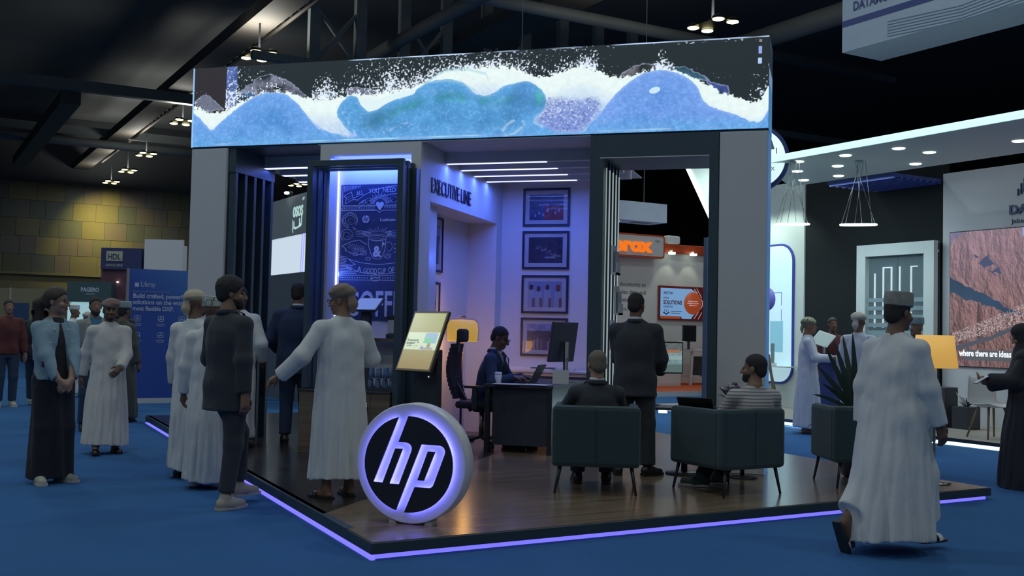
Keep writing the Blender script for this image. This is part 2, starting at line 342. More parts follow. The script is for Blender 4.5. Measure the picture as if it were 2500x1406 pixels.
# ------------------------------------------------------------------ LED fascia with the wave picture
def led_picture(w=1406, h=220):
    """blue waves, white foam and spray on black, painted on an array of w x h"""
    A = np.array; X = np.arange(w, dtype=np.float32)[None]+.5; T = (np.arange(h, dtype=np.float32)[:, None]+.5)/h
    XX = X+0*T; TT = T+0*X
    def q(cx, cy):                                     # drawing units -> picture column and fraction of the height
        px = 452+cx/.9939; y = 73+cy/.9939; top = 166.6-.0563*(px-476.5); bot = 360.5-.0331*(px-466.7)
        return ((px-476.5)/1401.5*w, (y-top)/(bot-top))
    def line(pts): P = A([q(*p) for p in pts]); v = np.interp(X[0], P[:, 0], P[:, 1]); kw = np.exp(-(np.arange(-12, 13)/4.)**2); kw /= kw.sum(); return np.convolve(np.pad(v, 12, mode='edge'), kw, 'valid')[None]
    def spl(pts, n=6):
        P = [A(q(*p)) for p in pts]; out = []
        for k in range(len(P)):
            a, b_, c, d = P[k-1], P[k], P[(k+1) % len(P)], P[(k+2) % len(P)]
            for s in np.arange(n)/n: out.append(.5*((2*b_)+(c-a)*s+(2*a-5*b_+4*c-d)*s*s+(3*b_-a-3*c+d)*s**3))
        return A(out)
    def poly(P, wob=0):
        xx = XX; tt = TT+wob; ins = np.zeros((h, w), bool); dist = np.full((h, w), 1e9, np.float32)
        for k in range(len(P)):
            (x0, y0), (x1, y1) = P[k], P[(k+1) % len(P)]
            c = ((y0 > tt) != (y1 > tt)) & (xx < (x1-x0)*(tt-y0)/(y1-y0+1e-9)+x0); ins ^= c
            dx, dy = x1-x0, (y1-y0)*h; u = np.clip(((xx-x0)*dx+(tt-y0)*h*dy)/(dx*dx+dy*dy+1e-9), 0, 1); dist = np.minimum(dist, np.hypot(xx-x0-u*dx, (tt-y0)*h-u*dy))
        return ins, dist
    n1 = noise2(h, w, 10, 1, 3); n2 = noise2(h, w, 34, 2, 4); n3 = noise2(h, w, 90, 3, 5); nf = noise2(h, w, 3.4, 4, 2); ng = noise2(h, w, 5, 9, 3)
    C = lambda *c: A(srgb(*c), np.float32)
    img = np.zeros((h, w, 3), np.float32)+C(30, 40, 44); img[:, :96] = C(44, 40, 46)
    mix = lambda k, col: img*(1-k[..., None])+col*k[..., None]
    # drifting grey and teal blobs behind the crests
    for pts, col, al in (([(150, 160), (175, 135), (215, 110), (250, 108), (290, 122), (318, 142), (335, 158), (280, 160)], C(138, 142, 168), .75), ([(28, 178), (50, 160), (72, 160), (95, 178), (112, 192), (60, 196)], C(120, 126, 150), .8), ([(440, 152), (455, 138), (490, 140), (530, 150), (500, 160)], C(128, 130, 158), .7),
                         ([(1100, 110), (1118, 92), (1150, 80), (1178, 84), (1180, 104), (1130, 112)], C(122, 120, 130), .9), ([(1200, 92), (1235, 88), (1270, 104), (1292, 122), (1250, 118)], C(48, 92, 116), .95), ([(1285, 118), (1305, 128), (1334, 140), (1332, 158), (1305, 148)], C(66, 88, 160), .9), ([(140, 176), (158, 150), (185, 148), (200, 160), (170, 176)], C(44, 92, 140), .9)):
        ins, d = poly(spl(pts), (n1-.5)*.05); img = mix(ins*al*np.clip(n2*3-.7, 0, 1), col*(.7+.6*ng)[..., None]); img = mix(ins*(d < 2.5)*.5, C(160, 168, 190))
    # spray
    ft = line([(22, 186), (48, 190), (70, 198), (95, 200), (120, 193), (160, 172), (200, 158), (228, 150), (262, 146), (300, 152), (340, 162), (400, 163), (440, 158), (470, 152), (510, 152), (560, 146), (600, 140), (640, 124), (670, 104), (700, 92), (750, 88), (800, 84), (850, 90), (885, 98), (905, 112), (940, 110), (985, 92), (1010, 84), (1040, 92), (1070, 108), (1100, 112), (1135, 104), (1165, 98), (1200, 96), (1235, 104), (1265, 118), (1300, 138), (1340, 160), (1380, 172), (1402, 168), (1416, 140)])
    sp = A([(0, .30, .9), (30, .30, .5), (60, .12, .3), (90, .02, .1), (94, .9, 1), (124, .8, 1), (130, .55, 1), (200, .5, .85), (258, .45, .7), (266, .0, .05), (322, .0, .05), (332, .75, .45), (366, 1.0, .72), (404, .7, .40), (425, .55, .8), (470, .6, 1), (520, .75, 1), (533, 1.05, 1), (548, .8, 1), (640, .72, 1), (700, .75, 1), (760, .75, 1), (800, .8, 1), (860, .66, .95), (900, .5, .8), (980, .62, 1), (992, .85, 1), (1030, .85, 1), (1038, .45, .8), (1070, .22, .6), (1150, .08, .4), (1158, .8, .3), (1176, 1.0, .78), (1204, .7, .35), (1212, .03, .3), (1360, .05, .4), (1372, .5, .4), (1395, .6, .5), (1406, .5, .6)])
    dens = np.interp(X, sp[:, 0], sp[:, 1]); reach = np.interp(X, sp[:, 0], sp[:, 2])*np.maximum(ft, .05); up = ft-T; fall = np.clip(1-up/np.maximum(reach, .02), 0, 1)
    p = np.where(up > -.02, dens*(.33+.67*fall**1.3)*(fall > 0), 0); streak = noise2(h, w, 8, 21, 2, .35)
    spray = np.clip((nf*.62+streak*.38-(.80-.50*p))*10, 0, 1)*(p > .01); haze = np.clip((p-.55)*1.4, 0, .6)*fall
    img[:, 94:124] = np.maximum(img[:, 94:124], ((up[:, 94:124] > 0)*(.15+.75*n1[:, 94:124]))[..., None]*C(110, 140, 225)); img = mix(np.clip(spray*.95+haze*.4, 0, 1), C(226, 240, 255))
    # foam and the pale veils that hang from it
    fz = (nf-.5)*.10*(1.2-n2)+(n1-.5)*.05; k = np.clip((T-ft+fz)/.012, 0, 1); foam = C(234, 250, 248)*(.93+.14*n1)[..., None]
    dep = np.clip((T-ft-.16)/.36, 0, 1)*np.clip(.55+n2*.9, 0, 1); veil = foam*(1-dep[..., None])+C(150, 185, 240)*dep[..., None]; sparkle = np.clip((nf-.58)*6, 0, 1)*(1-dep*.6); veil = veil*(1-.35*sparkle[..., None])+.35*sparkle[..., None]
    img = mix(k, veil)
    ins, d = poly(spl([(925, 165), (960, 158), (1010, 162), (1050, 160), (1062, 185), (1040, 225), (1010, 250), (930, 250), (905, 225), (918, 190)])); e = np.clip(d/14, 0, 1)*ins*np.clip(1.15-ng*.5, 0, 1); img = mix(e*.8, C(116, 134, 208)); img = mix(np.clip(d/8, 0, 1)*ins*np.clip((nf-.60)*8, 0, 1)*np.clip((1.12-TT)*1.6, .1, .9), C(225, 235, 255)); img = mix(ins*np.clip((.40-ng)*4, 0, .5), C(74, 86, 168))
    # sea floor of the picture
    low = line([(20, 232), (60, 238), (85, 240), (200, 220), (330, 236), (400, 246), (460, 258), (520, 240), (700, 200), (900, 214), (960, 246), (1020, 244), (1060, 205), (1200, 180), (1300, 196), (1360, 212), (1400, 226), (1416, 205)]); k = np.clip((T-low+(n1-.5)*.06)/.03, 0, 1)
    sea = C(98, 174, 232)*(1-n3[..., None]*.45)+C(122, 164, 240)*n3[..., None]*.45; sea = sea*(.84+.30*n1*ng*2)[..., None]; img = mix(k, sea)
    humps = (([(18, 200), (40, 210), (60, 228), (80, 243), (100, 226), (135, 200), (175, 172), (212, 155), (250, 150), (282, 156), (308, 172), (335, 200), (362, 226), (395, 246), (430, 262), (430, 300), (10, 300), (10, 210)], C(112, 168, 240), C(82, 146, 216), 210),
             ([(1404, 222), (1386, 228), (1350, 206), (1305, 190), (1282, 172), (1268, 138), (1246, 116), (1215, 102), (1186, 98), (1152, 104), (1122, 124), (1094, 150), (1070, 182), (1048, 212), (1024, 246), (1010, 300), (1425, 300), (1425, 190)], C(120, 164, 240), C(92, 146, 222), 1185),
             ([(478, 262), (450, 244), (430, 222), (418, 200), (428, 176), (450, 158), (470, 162), (482, 182), (500, 196), (524, 190), (552, 172), (590, 160), (622, 142), (650, 124), (684, 118), (716, 120), (742, 132), (762, 150), (786, 158), (808, 152), (832, 136), (862, 126), (890, 122), (914, 136), (932, 164), (926, 196), (906, 218), (930, 262), (930, 300), (470, 300)], C(92, 166, 226), C(70, 140, 196), 780))
    for pts, c1, c2, cx in humps:
        ins, d = poly(spl(pts), (n1-.5)*.03); g = np.clip(d/60, 0, 1)*np.clip(n2*2-.35, 0, 1); col = c1*(1-g[..., None])+c2*g[..., None]; col = col*(.84+.32*ng)[..., None]; dd = np.clip((T-.80)/.2, 0, 1)[..., None]; col = col*(1-dd)+sea*dd; img = mix(ins*1., col)
        img = mix(ins*np.exp(-(d/4.)**2)*.38*(T < .85), C(176, 212, 250)); img = mix(ins*np.exp(-((d-10-40*n2)/5.)**2)*.13*(T < .9)*np.clip(n1*3-1, 0, 1), C(170, 205, 250)); img = mix(ins*np.clip((ng-.58)*5, 0, 1)*.25, C(150, 200, 245)); img = mix(ins*np.clip((.42-n1)*5, 0, 1)*.22, C(70, 120, 205))
    ins, d = poly(spl(humps[2][0])); 
    yc = line([(420, 205), (500, 218), (545, 205), (600, 186), (650, 166), (720, 158), (770, 170), (830, 172), (880, 160), (920, 176)]); k = np.exp(-((T-yc)/.06)**2)*ins*np.clip((XX-q(470, 0)[0])/40, 0, 1)*np.clip(n2*2.6-.6, 0, 1); img = mix(k*.6, C(48, 138, 148)); k = np.exp(-((T-yc-.02+.03*np.sin(XX/30))/.018)**2)*ins*np.clip(n1*3-1.2, 0, 1)*np.clip(n3*3-1, 0, 1); img = mix(k*.55, C(70, 190, 160))
    k = np.exp(-((T-yc-.02)/.10)**2)*ins*np.exp(-((XX-q(520, 0)[0])/34)**2); img = mix(k*.75, C(52, 112, 150)); k = np.exp(-((T-yc)/.14)**2)*ins*np.exp(-((XX-q(880, 0)[0])/40)**2); img = mix(k*.5, C(62, 108, 176)); k = np.exp(-((T-q(916, 160)[1])/.06)**2-((XX-q(916, 0)[0])/8)**2); img = mix(k*.55, C(72, 200, 150))
    ins, d = poly(spl([(482, 172), (498, 164), (520, 168), (545, 158), (580, 150), (614, 142), (612, 154), (570, 166), (540, 180), (520, 192), (496, 190)])); img = mix(ins*.95, C(226, 246, 250))
    # curls drawn in the foam, streaks, the white eye and the ring near the lower rim
    for pts in ([(652, 118), (690, 96), (740, 92), (790, 104), (796, 120)], [(812, 118), (826, 100), (846, 102), (838, 116)], [(640, 126), (690, 120), (730, 124), (765, 146)]):
        L = A([q(*p_) for p_ in pts]); v = np.interp(X[0], L[:, 0], L[:, 1], left=9, right=9)[None] if (np.diff(L[:, 0]) > 0).all() else 9
        img = mix(np.exp(-((T-v)/.016)**2)*.55, C(150, 205, 225))
    for (x0, y0), (x1, y1) in (((342, 208), (372, 236)), ((372, 236), (452, 252)), ((430, 190), (468, 252)), ((540, 246), (600, 222)), ((905, 222), (925, 232))):
        P = A([q(x0, y0), q(x1, y1), q(x1, y1+3), q(x0, y0+2)]); ins, d = poly(P); img = mix(np.exp(-(d/2.0)**2)*np.clip(n1*3-1.1, 0, 1)*.5, C(222, 240, 252))
    cx, cy = q(1176, 146); img = mix((((X-cx)/12)**2+((T-cy+.0009*(X-cx))/.036)**2 < 1)*1., C(205, 235, 250))
    cx, cy = q(856, 236); r_ = np.hypot((X-cx)/24, (T-cy+.002*(X-cx))/.075); img = mix(np.exp(-((r_-1)/.22)**2)*.5*np.clip(n1*4-1.6, 0, 1), C(200, 230, 245))
    img[:3] = np.maximum(img[:3], (np.clip(noise2(1, w, 60, 31, 2)[0]*2.4-.7, 0, 1)*np.clip((X[0]-290)/200, 0, 1))[None, :, None]*C(190, 215, 250)); img[3:9] = np.maximum(img[3:9], (np.clip(noise2(6, w, 7, 33, 2)*5-3.4, 0, 1)*np.clip((X-500)/200, 0, 1))[..., None]*C(200, 220, 250))
    img[-8:-4] = np.maximum(img[-8:-4], (np.clip(noise2(1, w, 90, 32, 2)[0]*1.7-.45, 0, 1))[None, :, None]*C(170, 220, 250))
    img[8:14, 1385:1391] = .25; img[24:42, 1384:1391] = C(150, 170, 235); img[52:66, 1383:1391] = C(180, 205, 250); img[150:, :5] = np.maximum(img[150:, :5], C(110, 160, 210))
    return np.clip(img, 0, 1)
X0, X1, Y0 = -6.967, -.617, 10.4
led = thing('led_screen', 'long LED fascia screen on top of the stand showing blue breaking waves', 'screen', ((X0+X1)/2, Y0, 3.41))
hw = (X1-X0)/2
MB().box(-hw, hw, .01, .55, .0, .9).build('cabinet', M_BLACK, led)
MP = picture('wave_picture', led_picture(), .98)
quad_uv('display', MP, (-hw, 0, .005), (2*hw, 0, 0), (0, 0, .895), led)
quad_uv('side_display', picture('wave_picture_side', np.repeat(np.repeat(np.array([[[.02, .04, .06]]]*4+[[[.3, .5, .8]]]*2+[[[.1, .35, .75]]]*6, np.float32), 3, 0), 4, 1), .5), (hw+.002, .01, .005), (0, .54, 0), (0, 0, .895), led)
MB().box(-hw-.004, -hw+.012, -.006, .0, .0, .9).build('corner_profile', emit('corner_glow', (.35, .6, .9), .7), led)

# ------------------------------------------------------------------ booth architecture
def pillar(x0, x1, y1, label):
    t = thing('pillar', label, 'pillar', ((x0+x1)/2, Y0, .108)); w = (x1-x0)/2
    MB().box(-w, w, .005, y1-Y0, 0, 3.285).build('shaft', M_GREYW, t, .006); return t
p1 = pillar(-6.965, -6.505, 10.75, 'grey white pillar under the left end of the wave screen')
MB().box(.205, .222, -.004, .02, 0, 3.285).build('edge_profile', M_GREYW, p1)
p2 = pillar(-1.076, -.622, 10.9, 'grey white pillar under the right end of the wave screen')
MB().box(.222, .236, .02, .48, .0, 3.285).build('side_glow', emit('blue_edge_glow', (.08, .22, .50), .42), p2)  # blue light on the pillar's side, put in as a glowing face
struct(MB().box(-5.40, -2.36, Y0+.02, 13.42, 3.396, 3.406).build('ceiling', M_WHITE))
struct(MB().box(-6.97, -5.40, Y0+.02, 13.42, 3.396, 3.406).build('ceiling', M_DARK))
struct(MB().box(-2.36, -.617, Y0+.02, 11.5, 3.396, 3.406).build('ceiling', M_DARK))
# left bay: dark slatted side wall and ceiling beams with light strips
sl = thing('slatted_side_wall', 'dark side wall with upright fins beside the left pillar', 'wall', (-6.5, Y0, .108))
MB().box(-.06, 0, .03, .90, 0, 3.285).build('back_board', M_DARKR, sl)
for i, y in enumerate((.07, .27, .47, .66, .86)):
    MB().box(0, .085, y-.028, y+.028, 0, 3.02 if i < 4 else 3.285).build('fin', M_DARK, sl, .004)
MB().box(-.02, .09, .03, .90, 3.02, 3.285).build('header', M_DARK, sl)
for i, (y, xl) in enumerate(((11.09, -6.48), (11.66, -6.53), (12.20, -6.60))):
    t = thing('ceiling_beam', ('first', 'second', 'third')[i]+' white beam with violet light strip over the left doorway, counted from the front', 'beam', (xl, y, 3.255), 0, 'beams over the left doorway')
    MB().box(0, -5.30-xl, -.04, .04, .008, .14).build('beam_body', M_GREYW, t); MB().box(.04, -5.34-xl, -.042, .022, 0, .008).build('light_strip', M_STRIPB, t)
for i, y in enumerate((11.18, 11.66, 12.135, 12.61)):
    t = thing('ceiling_beam', ('front', 'second', 'third', 'rearmost')[i]+' white ceiling beam with violet light strip in the office bay, counted from the front', 'beam', (-4.179, y, 3.268), 0, 'ceiling beams in the office bay')
    MB().box(0, 1.83, -.045, .045, .008, .133).build('beam_body', M_WHITE, t); MB().box(.01, 1.16, -.018, .018, 0, .008).build('light_strip', M_STRIPB, t)
    area_light((-3.6, y, 3.255), (-3.6, y, 0), 1.1, 8, PUR, 'strip_light', size_y=.03)
for y in (11.15, 11.7, 12.2): area_light((-6.0, y, 3.24), (-6.0, y, 0), .8, 3, PUR, 'strip_light', size_y=.03)
# coffee wall: white block with a niche
cw = struct(MB().box(-5.354, -5.235, Y0, 11.2, .108, 3.394).build('wall_coffee_bar', M_WHITE))
for a, b in (((-4.29, -4.179, Y0, 10.70, .108, 3.394), 'pier'), ((-5.235, -4.29, Y0, 10.70, 3.275, 3.394), 'lintel'), ((-5.235, -4.29, 10.64, 11.2, .108, 3.394), 'niche_back')):
    MB().box(*a).build(b, M_WHITE, cw)
MB().box(-5.235, -4.29, 10.62, 10.64, 3.222, 3.232).build('light_strip', M_STRIPB, cw)
area_light((-4.76, 10.5, 3.20), (-4.76, 10.64, 3.26), .9, 2.2, PUR, 'strip_light', size_y=.03)
MB().box(-5.234, -5.222, 10.60, 10.618, .80, 3.24).build('light_strip', emit('bright_violet_strip', (.45, .52, 1.0), 2.6), cw)
area_light((-4.76, 10.47, 3.25), (-4.76, 10.62, 0), .9, 9, PUR, 'strip_light', size_y=.04)
area_light((-5.215, 10.56, 2.0), (-4.6, 10.62, 2.0), 2.0, 7, PUR, 'strip_light', size_y=.03)
area_light((-4.3, 10.50, 2.2), (-4.8, 10.64, 2.2), 1.6, 1.5, PUR, 'strip_light', size_y=.03)
# three nested portal frames
pt = thing('portal_frame', 'dark triple stepped portal frame around the coffee bar niche', 'frame', (-4.785, 10.1, .108))
for i, y in enumerate((0, .135, .27)):
    mb = MB(); w = .545; top = 3.06-(.0 if i == 0 else .004*i)
    mb.box(-w, -w+.062, y-.03, y+.03, .67, top).box(w-.062, w, y-.03, y+.03, 0, top).box(-w+.062, w-.062, y-.03, y+.03, top-.062, top)
    mb.build('step', M_DARK, pt, .003)
MB().box(-.545+.01, -.545+.05, -.0, .29, .67, 3.0).build('liner', M_DARK, pt); MB().box(.545-.05, .545-.01, 0, .29, 0, 3.0).build('liner', M_DARK, pt)
MB().box(.54, .60, .2, .31, 0, 2.99).build('outer_post', M_DARK, pt)
# office bay: left wall with picture niche, back wall
ob = struct(MB().box(-4.62, -4.179, Y0+.3, 13.30, 2.797, 3.394).build('wall_office_left', M_WHITE))
MB().box(-4.62, -4.179, 13.063, 13.30, .108, 2.797).build('pier', M_WHITE, ob)
MB().box(-4.66, -4.56, 10.70, 13.30, .108, 2.80).build('niche_back', M_WHITE, ob)
struct(MB().box(-4.66, -2.74, 13.298, 13.40, .108, 3.394).build('wall_office_back', M_WHITE))
ML = mat('dark_violet_lettering', (.02, .02, .05), .4)
sg = thing('wall_sign', 'dark EXECUTIVE LINE lettering on the white wall above the picture niche', 'sign', (-4.172, 10.70, 2.90))
text('EXECUTIVE LINE', .235, ML, sg, (0, 0, 0), 1.30, rot=(R(90), 0, R(90)), extrude=.006)
# right portal with slats
rp = thing('doorway_portal', 'deep dark portal between the office bay and the right pillar', 'portal', (-1.716, Y0, .108))
MB().box(-.64, .635, 0, .84, 3.06, 3.285).build('header', M_DARK, rp)
MB().box(-.64, -.50, 0, .12, 0, 3.06).build('jamb', M_DARK, rp); MB().box(.545, .635, 0, .84, 0, 3.06).build('jamb', M_DARK, rp)
MB().box(-.54, .545, -.004, .0, 3.055, 3.064).build('header_trim', M_GREYW, rp)
M_EDGE = emit('pale_slat_edge_glow', (.55, .66, .64), .42)  # pale slat edges given a faint even emission
for i, y in enumerate((.16, .33, .50, .67, .82)):
    s_ = MB().box(-.56, -.50, y-.025, y+.025, 0, 3.06).build('slat', M_DARK, rp)
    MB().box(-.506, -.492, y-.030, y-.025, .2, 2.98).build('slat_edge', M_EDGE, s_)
for i, (y, z) in enumerate(((.42, 2.02), (.60, 1.61), (.40, 1.25))):
    t = thing('leaflet_holder', ('upper', 'middle', 'lower')[i]+' white leaflet holder on the slats of the right portal', 'holder', (-2.19, Y0+y, z), 0, 'leaflet holders on the slats')
    MB().box(0, .02, -.10, .10, 0, .30).box(.02, .06, -.10, .10, 0, .02).box(.05, .06, -.10, .10, 0, .12).build('tray', M_PAPER, t)
    MB().box(.025, .045, -.08, .08, .02, .24).build('leaflet', mat('printed_leaflet', (.35, .37, .42), .5, var=.5, scale=20), t)
# ------------------------------------------------------------------ coffee bar: chalkboard, counter, shelf
ZB = .109
cb = thing('chalkboard', 'dark chalkboard with white lettering and a winged coffee cup drawing in the violet niche', 'chalkboard', (-4.86, 10.626, 1.50))
MB().box(-.345, .565, 0, .009, 0, 1.485).build('board', mat('slate_blue_board', (.030, .045, .12), .6, var=.25, scale=5), cb)
M_CHALK = mat('pale_chalk', (.60, .64, .74), .8)
c = MB(); w = .006
def B(u, v): return (-.335+u/690*.67, 1.53-v/1345*1.2)     # drawing units: 690 wide, 1345 tall
def rib(pts, k=1, closed=False): c.ribbon([B(*p) for p in pts], w*k, -.002, closed=closed)
def arc(cx, cy, rx, ry, a0, a1, n=24): return [(cx+rx*math.cos(R(a0+(a1-a0)*i/n)), cy+ry*math.sin(R(a0+(a1-a0)*i/n))) for i in range(n+1)]
def spiral(cx, cy, r0, turns, a0=0, n=50, sgn=1): return [(cx+r0*(1-.88*i/n)*math.cos(R(a0)+sgn*turns*2*math.pi*i/n), cy+r0*(1-.88*i/n)*math.sin(R(a0)+sgn*turns*2*math.pi*i/n)) for i in range(n+1)]
rib([(12, 45), (700, 40)]); rib([(12, 45), (12, 310), (700, 310)]); rib([(12, 325), (415, 325)], .7); rib([(520, 325), (700, 325)], .7); rib([(0, 372), (440, 372), (470, 400), (500, 372), (700, 372)]); rib([(0, 360), (420, 360)], .6)
for i in range(15): rib([(30+i*14, 66), (30+i*14, 140-i*4)], .7)
for x in list(range(10, 420, 30))+list(range(535, 700, 30)): c.prism([B(x+7*math.cos(a), 342+7*math.sin(a)) for a in [k*math.pi/4 for k in range(8)]][::-1], -.003, -.001)
rib(arc(700, 420, 580, 345, 205, 270)); rib(arc(720, 520, 590, 350, 211, 268)); rib([(118, 140), (140, 218), (205, 195)], 1.2)
rib([(118, 140), (25, 195), (60, 215), (45, 285), (140, 235), (205, 240)]); rib([(60, 215), (118, 190)], .7); rib([(75, 240), (125, 215)], .7)
for k in range(21):
    a = R(190+k*8); r0 = 70; r1 = 125+25*(k % 2); rib([(472+r0*math.cos(a), 300+r0*math.sin(a)), (472+r1*math.cos(a), 300+r1*math.sin(a))], .8)
rib(spiral(335, 255, 55, 1.6, 0)); rib(spiral(645, 235, 50, 1.6, 180, sgn=-1)); rib(spiral(180, 280, 28, 1.3, 90))
for k in range(6): rib([(205+k*12, 295-k*4), (270+k*4, 245-k*2)], .6)
ht = [(472, 375), (440, 330), (424, 300), (428, 275), (445, 266), (462, 272), (472, 290), (482, 272), (499, 266), (516, 275), (520, 300), (504, 330)]
c.prism([B(*p) for p in ht][::-1], -.004, 0)
for r in (95, 78, 60): rib(arc(110, 490, r, r, 100, 400, 30))
rib(spiral(125, 500, 45, 1.7, 0)); rib(arc(60, 560, 140, 110, 20, 70)); rib(spiral(75, 675, 62, 1.8, 0)); rib(arc(75, 675, 76, 74, 120, 380)); rib([(140, 570), (200, 610), (330, 640)])
for k in range(17):
    a = R(196+k*9.3); rib([(455+120*math.cos(a), 690+55*math.sin(a)), (455+(185+20*(k % 3))*math.cos(a), 690+(85+18*(k % 3))*math.sin(a))], .7)
for k in range(5):
    rib([(150+k*10, 600+k*22), (370, 640+k*14)], .6); rib([(560, 640+k*14), (700, 615+k*22)], .6)
rib(arc(450, 705, 108, 42, 0, 360, 40)); rib(arc(450, 710, 82, 28, 0, 360, 36)); rib(arc(450, 726, 60, 17, 0, 360, 30), .8)
rib([(342, 715), (345, 800), (375, 890), (400, 945), (415, 965), (500, 965), (520, 930), (548, 850), (558, 715)]); rib(arc(590, 815, 45, 55, -110, 110)); rib(arc(588, 815, 22, 30, -110, 110))
for k in range(10): rib([(515+k*3.5, 750+k*4), (505+k*1.5, 930-k*14)], .5)
rib([(325, 790), (230, 735), (140, 750), (20, 805), (75, 850), (60, 860), (130, 890), (125, 900), (200, 905), (200, 915), (270, 910), (320, 860)])
for k in range(8): rib([(90+k*26, 830+k*6), (130+k*24, 775+k*5)], .6); rib([(140+k*20, 880), (175+k*18, 830+k*2)], .5)
for bx, by, rr in ((190, 905, 34), (285, 895, 40), (345, 965, 32), (580, 930, 42)): rib(arc(bx, by, rr, rr*.62, 0, 360, 20), .8); rib([(bx-rr*.7, by+6), (bx, by-4), (bx+rr*.7, by+4)], .7)
rib([(660, 790), (690, 770)]); rib([(655, 830), (695, 860), (660, 890)])
rib(arc(470, 760, 560, 270, 50, 132)); rib(arc(470, 880, 560, 270, 55, 128)); rib([(95, 955), (130, 990), (190, 1035), (80, 1060), (130, 1100), (200, 1110)])
for k in range(12): rib([(5, 930+k*19), (60+k*13 if k > 4 else 85-k*3, 945+k*18)], .9)
rib([(0, 1165), (690, 1165)], .8); rib([(0, 1225), (690, 1225)], .8)
for x in list(range(10, 370, 30))+list(range(530, 690, 30)): c.prism([B(x+7*math.cos(a), 1197+7*math.sin(a)) for a in [k*math.pi/4 for k in range(8)]][::-1], -.003, -.001)
rib(arc(440, 1197, 55, 38, 0, 360, 26), 1.2); rib([(395, 1205), (430, 1190), (455, 1200), (488, 1188)], 1.6)
c.build('chalk_drawing', M_CHALK, cb)
def bt(s, x, y, size, width=None, m=None, **k): p = B(x, y); return text(s, size, m or M_CHALK, cb, (p[0], -.003, p[1]), width, extrude=.001, **k)
bt('ALL', 185, 195, .075, .085, rot=(R(90), R(-12), 0)); bt('YOU', 335, 165, .075, .12, rot=(R(90), R(-5), 0)); bt('NEED', 500, 152, .075, .155, rot=(R(90), 0, 0))
bt('A', 215, 1120, .085, .045, rot=(R(90), R(8), 0)); bt('GOOD', 290, 1140, .085, .16, rot=(R(90), R(3), 0)); bt('CUP', 465, 1143, .085, .095); bt('OF', 595, 1133, .085, .07, rot=(R(90), R(-3), 0))
bt('&', 405, 935, .16, .10, bold=.006); bt('Logicom', 480, 505, .05, .18, bold=.001); bt('-', 390, 500, .04)
# large COFFEE letters run off the board's lower edge behind the machine
text('COFFEE', .385, M_CHALK, cb, (-.25, -.003, .05), .77, extrude=.001, bold=.006)
rib([(0, 1660), (900, 1660)], .8); rib([(0, 1360), (0, 1660)], .8)
M_LOGOK = mat('dark_logo_print', (.02, .03, .09), .5)
def hp_outline():
    cx, cy, rx, ry = 635, 598, 357, 361
    n = lambda p: ((p[0]-cx)/rx, -(p[1]-cy)/ry)
    def ar(p, q, sgn):        # arc on the unit circle from p to q
        a = math.atan2(p[1], p[0]); b = math.atan2(q[1], q[0])
        while sgn*(b-a) < 0: b += sgn*2*math.pi
        return [(math.cos(a+(b-a)*i/30), math.sin(a+(b-a)*i/30)) for i in range(31)]
    P = ar(n((548, 245)), n((543, 948)), 1)
    P += [n(p) for p in ((738, 443), (888, 445), (905, 449), (922, 463), (931, 483), (929, 505), (845, 735), (837, 750), (822, 761), (808, 765), (692, 765))]
    P += ar(n((612, 960)), n((628, 237)), 1)
    P += [n(p) for p in ((553, 435), (622, 436), (645, 445), (660, 462), (663, 482), (659, 500), (565, 752), (485, 752), (587, 485), (527, 485), (430, 748), (352, 746))]
    return P, [n(p) for p in ((792, 493), (850, 494), (765, 713), (713, 712))]
HPO, HPC = hp_outline()
lp = B(305, 480)
MB().prism([(lp[0]+.042*x, lp[1]+.042*z) for x, z in HPO], -.004, -.001).prism([(lp[0]+.042*x, lp[1]+.042*z) for x, z in HPC[::-1]], -.004, -.001).build('round_logo', M_CHALK, cb)
# counter, shelf, back splash, cups, machine
M_OAK = wood('walnut_veneer', (.11, .085, .065), (.20, .16, .125), .45, 'x', 2.5)
ct = thing('coffee_counter', 'low wooden counter cabinet between the dark portal posts', 'counter', (-4.79, 10.06, ZB))
MB().box(-.545, .475, -.02, .55, 0, .64).build('cabinet', M_OAK, ct, .003); MB().box(-.55, .478, -.03, .56, .64, .662).build('worktop', mat('dark_worktop', (.05, .05, .06), .3), ct, .003)
for x in (-.27, 0, .265): MB().box(x-.0015, x+.0015, -.0225, -.018, .02, .62).build('door_gap', M_BLACK, ct)
for x in (-.31, .23): MB().tube([(x, -.03, .42), (x, -.03, .54)], .006, 8).build('handle', M_CHROME, ct)
sh = thing('wall_shelf', 'thin brown wooden shelf under the chalkboard', 'shelf', (-4.58, 10.5, 1.275)); MB().box(-.33, .285, -.10, .135, 0, .035).build('board', M_OAK, sh, .002)
t = thing('coffee_grinder', 'white and black coffee machine standing on the wall shelf', 'machine', (-4.43, 10.5, 1.311))
MB().box(-.10, .12, -.06, .10, .05, .20).build('housing', M_WHITE, t, .012); MB().box(-.115, .13, -.07, .11, 0, .05).build('base', M_BLACK, t, .006)
MB().tube([(.09, -.065, .09), (.115, -.09, .11), (.09, -.065, .14)], .006, 8).build('handle', M_CHROME, t); MB().box(-.11, .125, -.065, .105, .20, .25).build('lid', M_BLACK, t, .008)
tr_ = thing('serving_tray', 'black tray carrying the glasses on the counter', 'tray', (-4.47, 10.22, ZB+.663))
MB().box(-.16, .16, -.13, .13, 0, .01).box(-.16, -.15, -.13, .13, .01, .035).box(.15, .16, -.13, .13, .01, .035).box(-.15, .15, -.13, -.12, .01, .035).box(-.15, .15, .12, .13, .01, .035).build('tray_body', M_BLACK, tr_)
M_TUMB = mat('blue_tinted_glass', (.25, .40, .62), .08, trans=.75, var=.02)
gl = None; k = 0
